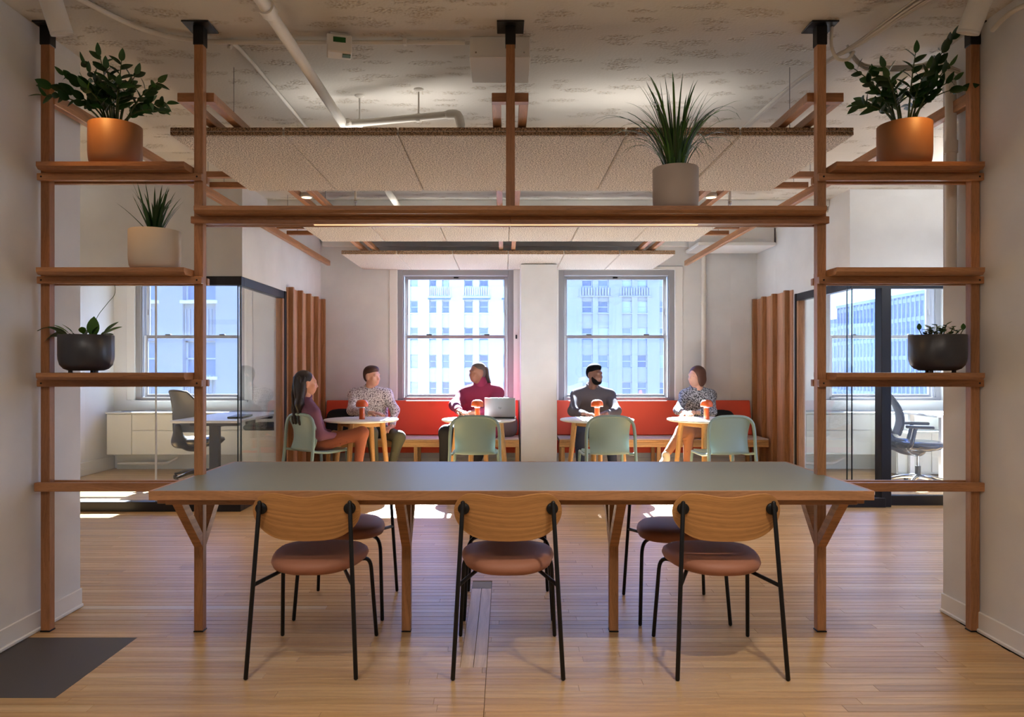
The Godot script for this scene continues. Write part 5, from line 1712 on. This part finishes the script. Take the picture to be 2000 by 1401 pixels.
func person(label: String, j: Dictionary, face: Vector3, build: float, skin: Material, shirt: Material, trousers: Material, shoes: Material, sleeve: float, hands: Array, long_shirt := false) -> Node3D:
	var at := Vector3(j.pelvis.x, 0, j.pelvis.z)
	var o := thing("person", label, "person", at)
	var q := {}
	for k in j:
		q[k] = j[k] - at
	# the body, one surface
	var b := build
	var torso := func(e: float) -> Array:
		var mid: Vector3 = (q.chest + q.pelvis) / 2
		var front := Vector3(0, 0, 0)
		return [[q.pelvis, q.chest, 0.118 * b + e, 0.125 * b + e], [q.hipl + Vector3(0, 0.03, 0), q.chest.lerp(q.shl, 0.55), 0.095 * b + e, 0.1 * b + e], [q.hipr + Vector3(0, 0.03, 0), q.chest.lerp(q.shr, 0.55), 0.095 * b + e, 0.1 * b + e],
			[q.shl, q.shr, 0.06 * b + e, 0.06 * b + e], [q.neck - Vector3(0, 0.02, 0), q.shl, 0.045 + e, 0.055 * b + e], [q.neck - Vector3(0, 0.02, 0), q.shr, 0.045 + e, 0.055 * b + e], [q.chest, q.neck - Vector3(0, 0.02, 0), 0.11 * b + e, 0.055 + e]]
	var arm := func(s: String, e: float, upto: float) -> Array:
		var out := [[q["sh" + s], q["el" + s], 0.055 * b + e, 0.043 * b + e]]
		if upto > 0.0:
			out.append([q["el" + s], q["el" + s].lerp(q["wr" + s], upto), 0.042 * b + e, lerpf(0.042, 0.027, upto) * b + e])
		return out
	var leg := func(s: String, e: float, upto: float) -> Array:
		return [[q["hip" + s], q["kn" + s], 0.088 * b + e, 0.062 * b + e], [q["kn" + s], q["kn" + s].lerp(q["an" + s], upto), 0.06 * b + e, lerpf(0.06, 0.038, upto) * b + e]]
	var st := begin()
	nets(st, torso.call(-0.016) + arm.call("l", -0.006, 1.0) + arm.call("r", -0.006, 1.0) + leg.call("l", -0.019, 1.0) + leg.call("r", -0.019, 1.0) + [[q.neck - Vector3(0, 0.05, 0), q.neck.lerp(q.head, 0.5), 0.06, 0.052]], 0.017, 55.0)
	var hb := face_basis(face)
	nets(st, head_prims(), 0.007, 110.0, Transform3D(hb, q.head))
	for h in hands:
		hand(st, q["wr" + h[0]], h[1], h[2], h[3], h[4])
	part("body", st, skin, o)
	# clothes over it
	st = begin()
	var cloth: Array = torso.call(0.006) + arm.call("l", 0.008, sleeve) + arm.call("r", 0.008, sleeve)
	if long_shirt:
		cloth += [[q.hipl, q.hipl.lerp(q.knl, 0.7), 0.1 * b, 0.09 * b], [q.hipr, q.hipr.lerp(q.knr, 0.6), 0.1 * b, 0.09 * b]]
	nets(st, cloth, 0.014, 60.0)
	var top := part("shirt", st, shirt, o)
	if not long_shirt:
		var ring := []
		for k in 15:
			var a := TAU * k / 14.0
			var f2 := Vector3(face.x * 0.3, 0, 1.0).normalized()
			ring.append(q.neck + Vector3(cos(a) * 0.066, 0.018 - 0.03 * (Vector3(cos(a), 0, sin(a)).dot(f2)), sin(a) * 0.064 + 0.008))
		tube_part("collar", ring, 0.014, shirt, top, 8)
	st = begin()
	nets(st, leg.call("l", 0.006, 0.9) + leg.call("r", 0.006, 0.9) + [[q.hipl, q.hipr, 0.098 * b, 0.098 * b]], 0.016, 60.0)
	part("trousers", st, trousers, o)
	for s in ["l", "r"]:
		var an: Vector3 = q["an" + s]
		var fwd: Vector3 = (q["kn" + s] - q["hip" + s])
		fwd.y = 0
		fwd = fwd.normalized()
		if an.y > 0.2:
			fwd = (fwd + Vector3(-0.5, -0.7, 0)).normalized()
		st = begin()
		var heel := an - Vector3(0, 0.045, 0)
		nets(st, [[an, heel, 0.042, 0.04], [heel, heel + fwd * 0.15, 0.04, 0.034], [heel + fwd * 0.15, heel + fwd * 0.17, 0.034, 0.03]], 0.011, 110.0)
		var shoe := part("shoe", st, shoes, o)
		if an.y > 0.2:
			tube_part("sole", [heel - Vector3(0, 0.035, 0) - fwd * 0.02, heel - Vector3(0, 0.03, 0) + fwd * 0.17], 0.02, M.white_laminate, shoe, 8)
	for s in [-1, 1]:
		st = begin()
		nets(st, [["e", Vector3.ZERO, Vector3(0.012, 0.0075, 0.008)]], 0.003, 500.0)
		part("eye", st, M.eye_dark, o, Transform3D(hb, q.head + hb * Vector3(s * 0.031, 0.012, 0.0745)))
	return o

func hair(o: Node3D, head: Vector3, face: Vector3, prims: Array, m: Material, cell := 0.008, k := 90.0) -> void:
	var st := begin()
	nets(st, prims, cell, k, Transform3D(face_basis(face), head - o.position))
	part("hair", st, m, o)

func fleck_image(seed_: int, ground: Color, ink: Color, cut: float, freq: float) -> ImageTexture:
	var im := Image.create(256, 256, false, Image.FORMAT_RGB8)
	var n := noise(seed_, freq, FastNoiseLite.TYPE_SIMPLEX, 2)
	for y in 256:
		for x in 256:
			im.set_pixel(x, y, ground.lerp(ink, smoothstep(cut, cut + 0.12, n.get_noise_2d(x, y * 0.8))))
	return tex(im)

func build_people() -> void:
	mat("eye_dark", Color(0.1, 0.07, 0.06), 0.3)
	mat("skin_fair", Color(0.86, 0.66, 0.57), 0.55, {"subsurf_scatter_enabled": true, "subsurf_scatter_strength": 0.15})
	mat("skin_warm", Color(0.8, 0.58, 0.48), 0.55, {"subsurf_scatter_enabled": true, "subsurf_scatter_strength": 0.15})
	mat("skin_brown", Color(0.56, 0.37, 0.28), 0.5)
	mat("skin_deep", Color(0.42, 0.28, 0.22), 0.5)
	var cloth_uv := {"uv1_triplanar": true, "uv1_scale": Vector3.ONE * 3.2}
	mat("flecked_shirt", Color(0.92, 0.91, 0.94), 0.85, {"albedo_texture": fleck_image(61, Color(1, 1, 1), Color(0.35, 0.3, 0.38), 0.16, 0.055)}.merged(cloth_uv))
	mat("patterned_blouse", Color(0.95, 0.95, 0.96), 0.85, {"albedo_texture": fleck_image(67, Color(0.8, 0.82, 0.86), Color(0.12, 0.13, 0.17), -0.05, 0.05)}.merged(cloth_uv))
	mat("plum_shirt", Color(0.46, 0.29, 0.37), 0.85)
	mat("magenta_knit", Color(0.52, 0.14, 0.27), 0.9)
	mat("grey_knit", Color(0.35, 0.335, 0.36), 0.95, {"metallic_specular": 0.2})
	mat("rust_cloth", Color(0.58, 0.33, 0.24), 0.85)
	mat("olive_cloth", Color(0.36, 0.36, 0.29), 0.85)
	mat("black_denim", Color(0.1, 0.1, 0.12), 0.85)
	mat("navy_denim", Color(0.12, 0.15, 0.24), 0.85)
	mat("tan_cloth", Color(0.66, 0.44, 0.3), 0.85)
	mat("hair_dark", Color(0.12, 0.075, 0.065), 0.5)
	mat("hair_brown", Color(0.3, 0.19, 0.14), 0.55)
	mat("hair_black", Color(0.05, 0.047, 0.05), 0.85, {"metallic_specular": 0.2})
	mat("hair_braid", Color(0.3, 0.25, 0.22), 0.6)
	mat("hair_bob", Color(0.33, 0.2, 0.15), 0.5)
	mat("beige_canvas", Color(0.8, 0.75, 0.66), 0.8)
	var p1 := {"head": W(-1.998, 1.108, 7.33), "neck": W(-2.019, 0.960, 7.33), "chest": W(-2.006, 0.823, 7.36), "pelvis": W(-1.902, 0.502, 7.42), "shl": W(-2.128, 0.848, 7.52), "ell": W(-2.028, 0.597, 7.60), "wrl": W(-1.773, 0.588, 7.60), "shr": W(-1.896, 0.845, 7.20), "elr": W(-1.815, 0.603, 7.16), "wrr": W(-1.669, 0.586, 7.30), "hipl": W(-1.893, 0.474, 7.52), "knl": W(-1.504, 0.587, 7.62), "anl": W(-1.553, 0.307, 7.60), "hipr": W(-1.851, 0.478, 7.32), "knr": W(-1.429, 0.617, 7.28), "anr": W(-1.534, 0.286, 7.30)}
	var p2 := {"head": W(-1.590, 1.159, 8.72), "neck": W(-1.623, 1.021, 8.76), "chest": W(-1.627, 0.879, 8.78), "pelvis": W(-1.626, 0.527, 8.86), "shl": W(-1.824, 0.979, 8.80), "ell": W(-1.801, 0.765, 8.55), "wrl": W(-1.477, 0.767, 8.05), "shr": W(-1.422, 0.981, 8.74), "elr": W(-1.312, 0.763, 8.68), "wrr": W(-1.314, 0.586, 8.50), "hipl": W(-1.714, 0.477, 8.84), "knl": W(-1.523, 0.526, 8.30), "anl": W(-1.475, 0.209, 8.30), "hipr": W(-1.520, 0.477, 8.84), "knr": W(-1.215, 0.472, 8.36), "anr": W(-1.318, 0.157, 8.40)}
	var p3 := {"head": W(-0.334, 1.204, 8.68), "neck": W(-0.286, 1.072, 8.74), "chest": W(-0.297, 0.900, 8.76), "pelvis": W(-0.290, 0.527, 8.86), "shl": W(-0.487, 0.972, 8.72), "ell": W(-0.583, 0.832, 8.50), "wrl": W(-0.502, 0.788, 8.00), "shr": W(-0.104, 1.002, 8.74), "elr": W(-0.119, 0.789, 8.40), "wrr": W(-0.363, 0.770, 8.00), "hipl": W(-0.401, 0.477, 8.84), "knl": W(-0.665, 0.526, 8.30), "anl": W(-0.694, 0.190, 8.30), "hipr": W(-0.187, 0.477, 8.84), "knr": W(-0.222, 0.521, 8.25), "anr": W(-0.372, 0.193, 8.20)}
	var p4 := {"head": W(1.069, 1.180, 8.64), "neck": W(1.053, 1.043, 8.72), "chest": W(1.061, 0.880, 8.74), "pelvis": W(1.081, 0.527, 8.86), "shl": W(0.869, 0.966, 8.74), "ell": W(0.788, 0.768, 8.42), "wrl": W(0.876, 0.762, 7.98), "shr": W(1.250, 0.967, 8.72), "elr": W(1.290, 0.768, 8.42), "wrr": W(1.098, 0.762, 7.98), "hipl": W(0.991, 0.477, 8.84), "knl": W(0.854, 0.526, 8.30), "anl": W(0.873, 0.180, 8.30), "hipr": W(1.165, 0.477, 8.84), "knr": W(1.199, 0.526, 8.30), "anr": W(1.238, 0.180, 8.30)}
	var p5 := {"head": W(2.279, 1.159, 8.66), "neck": W(2.295, 1.032, 8.72), "chest": W(2.310, 0.880, 8.74), "pelvis": W(2.352, 0.527, 8.86), "shl": W(2.174, 0.971, 8.76), "ell": W(2.026, 0.773, 8.50), "wrl": W(1.998, 0.753, 8.05), "shr": W(2.455, 0.973, 8.68), "elr": W(2.390, 0.761, 8.38), "wrr": W(2.072, 0.770, 8.05), "hipl": W(2.265, 0.487, 8.84), "knl": W(2.009, 0.554, 8.25), "anl": W(1.784, 0.306, 8.05), "hipr": W(2.429, 0.487, 8.84), "knr": W(2.098, 0.526, 8.30), "anr": W(2.079, 0.219, 8.30)}
	for p in [p1, p2, p3, p4, p5]:
		for s in ["l", "r"]:
			p["sh" + s].y -= 0.035
			p["hip" + s].y = maxf(p["hip" + s].y, 0.505)
			if p["an" + s].y < 0.3 or p != p5:
				p["an" + s].y = 0.1
	p5.wrl.y = 0.768
	p1.anr = p1.anr + Vector3(0.05, 0.1, 0)
	var up := Vector3.UP
	# woman in the sage chair, turned to the right
	var face := Vector3(0.93, -0.03, -0.35)
	var o := person("seated person with long dark wavy hair, plum top and rust trousers, back turned", p1, face, 0.86, M.skin_warm, M.plum_shirt, M.rust_cloth, M.black_cloth, 0.75, [["l", Vector3(0.8, -0.1, 0.3), up, 1.0, 0.4], ["r", Vector3(0.9, -0.05, -0.3), up, -1.0, 0.4]])
	var strands := [["e", Vector3(0, 0.04, -0.03), Vector3(0.085, 0.098, 0.1)], ["e", Vector3(0, -0.06, -0.06), Vector3(0.085, 0.1, 0.07)]]
	for i in 7:
		var a := lerpf(-1.0, 1.0, i / 6.0)
		strands.append([Vector3(a * 0.075, -0.02, -0.05 - 0.03 * (1.0 - a * a)), Vector3(a * 0.1, -0.2, -0.075 + 0.012 * (i % 2)), 0.036, 0.034])
		strands.append([Vector3(a * 0.1, -0.2, -0.075 + 0.012 * (i % 2)), Vector3(a * 0.085, -0.33 - 0.03 * (i % 3), -0.06), 0.034, 0.017])
	hair(o, p1.head, face, strands, M.hair_dark)
	for i in 16:
		var a := lerpf(-1.25, 1.25, i / 15.0)
		var line := []
		var ph := i * 1.7
		for k in 9:
			var t := k / 8.0
			var r := 0.088 + 0.03 * minf(t * 2.0, 1.0) - 0.03 * t
			line.append(p1.head - o.position + face_basis(face) * Vector3(sin(a) * r + 0.012 * sin(ph + t * 9.0), 0.075 - t * (0.44 + 0.04 * sin(ph)), -cos(a) * r * 1.05 - 0.015 + 0.012 * cos(ph + t * 9.0)))
		tube_part("lock", curve(line, 3), [0.006] + range(line.size() * 3 - 4).map(func(_k): return 0.017) + [0.012, 0.004], M.hair_dark, o, 6)
	# man in the flecked shirt
	face = Vector3(0.85, -0.02, 0.55)
	o = person("seated person in a white flecked shirt and olive trousers, forearm on the table", p2, face, 1.0, M.skin_fair, M.flecked_shirt, M.olive_cloth, M.black_cloth, 0.9, [["l", Vector3(0.85, -0.02, 0.25), up, 1.0, 0.12], ["r", Vector3(-0.5, -0.25, 0.75), up, 1.0, 0.3]])
	hair(o, p2.head, face, [["e", Vector3(0, 0.058, -0.026), Vector3(0.081, 0.08, 0.092)], ["e", Vector3(0, 0.01, -0.055), Vector3(0.077, 0.08, 0.055)], ["e", Vector3(0, 0.095, 0.03), Vector3(0.06, 0.035, 0.05)]], M.hair_brown)
	# woman in magenta
	face = Vector3(-0.72, -0.02, 0.7)
	o = person("seated person with long braids in a magenta high-neck sweater, hands clasped on the table", p3, face, 1.3, M.skin_brown, M.magenta_knit, M.black_denim, M.black_cloth, 0.86, [["l", Vector3(0.5, -0.06, 0.6), up, 1.0, 0.3], ["r", Vector3(-0.95, -0.02, 0.1), up, -1.0, 0.32]], true)
	var st := begin()
	nets(st, [[p3.neck - o.position - Vector3(0, 0.04, 0), p3.neck - o.position + Vector3(-0.015, 0.05, 0.015), 0.095, 0.078]], 0.012, 80.0)
	part("collar", st, M.magenta_knit, o)
	var braids := [["e", Vector3(0, 0.055, -0.024), Vector3(0.08, 0.08, 0.092)], ["e", Vector3(0, 0.0, -0.06), Vector3(0.074, 0.08, 0.052)]]
	hair(o, p3.head, face, braids, M.hair_braid)
	for i in 8:
		var a := lerpf(-1.0, 1.0, i / 7.0)
		var hb := face_basis(face)
		var line := []
		for w in [Vector3(a * 0.05, 0.1 - 0.03 * a * a, -0.02), Vector3(a * 0.07, 0.06, -0.1), Vector3(a * 0.06, -0.05, -0.135), Vector3(a * 0.075, -0.2, -0.17), Vector3(a * 0.08, -0.33, -0.15)]:
			line.append(p3.head - o.position + hb * w)
		tube_part("braid", curve(line, 5), 0.0105, M.hair_braid, o, 7)
	# man in the dark sweater
	face = Vector3(0.6, -0.02, 0.8)
	o = person("seated person with short black hair and beard in a dark grey sweater", p4, face, 1.08, M.skin_deep, M.grey_knit, M.navy_denim, M.black_cloth, 0.95, [["l", Vector3(0.7, -0.04, 0.25), up, 1.0, 0.2], ["r", Vector3(-0.7, -0.04, 0.25), up, -1.0, 0.2]])
	hair(o, p4.head, face, [["e", Vector3(0, 0.06, -0.022), Vector3(0.08, 0.078, 0.09)], ["e", Vector3(0, 0.02, -0.05), Vector3(0.076, 0.07, 0.056)], ["e", Vector3(0, 0.1, 0.02), Vector3(0.062, 0.032, 0.056)]], M.hair_black)
	st = begin()
	nets(st, [["e", Vector3(0, -0.08, 0.044), Vector3(0.046, 0.034, 0.044)], [Vector3(-0.02, -0.04, 0.085), Vector3(0.02, -0.04, 0.085), 0.006, 0.006], ["e", Vector3(0.042, -0.05, 0.034), Vector3(0.022, 0.034, 0.034)], ["e", Vector3(-0.042, -0.05, 0.034), Vector3(0.022, 0.034, 0.034)], [Vector3(-0.055, -0.03, 0.022), Vector3(-0.03, -0.082, 0.045), 0.013, 0.018], [Vector3(0.055, -0.03, 0.022), Vector3(0.03, -0.082, 0.045), 0.013, 0.018]], 0.007, 120.0, Transform3D(face_basis(face), p4.head - o.position))
	part("beard", st, M.hair_black, o)
	# woman in the patterned blouse
	face = Vector3(-0.85, -0.03, 0.5)
	o = person("seated person with a brown bob in a black and white patterned blouse, legs crossed", p5, face, 0.92, M.skin_fair, M.patterned_blouse, M.tan_cloth, M.beige_canvas, 0.6, [["l", Vector3(0.15, -0.05, 0.8), up, 1.0, 0.25], ["r", Vector3(-0.9, -0.05, 0.3), up, -1.0, 0.2]])
	hair(o, p5.head, face, [["e", Vector3(0, 0.048, -0.028), Vector3(0.088, 0.09, 0.1)], ["e", Vector3(0, -0.03, -0.055), Vector3(0.085, 0.085, 0.065)], ["e", Vector3(0.076, -0.03, -0.01), Vector3(0.026, 0.085, 0.05)], ["e", Vector3(-0.076, -0.03, -0.01), Vector3(0.026, 0.085, 0.05)]], M.hair_bob)
	var cuff := o.get_node("body")
	var wr: Vector3 = p5.wrr - o.position
	var wd: Vector3 = (p5.elr - p5.wrr).normalized()
	tube_part("watch_strap", [wr + wd * 0.02, wr + wd * 0.04], 0.031, M.black_plastic, cuff, 14, false)
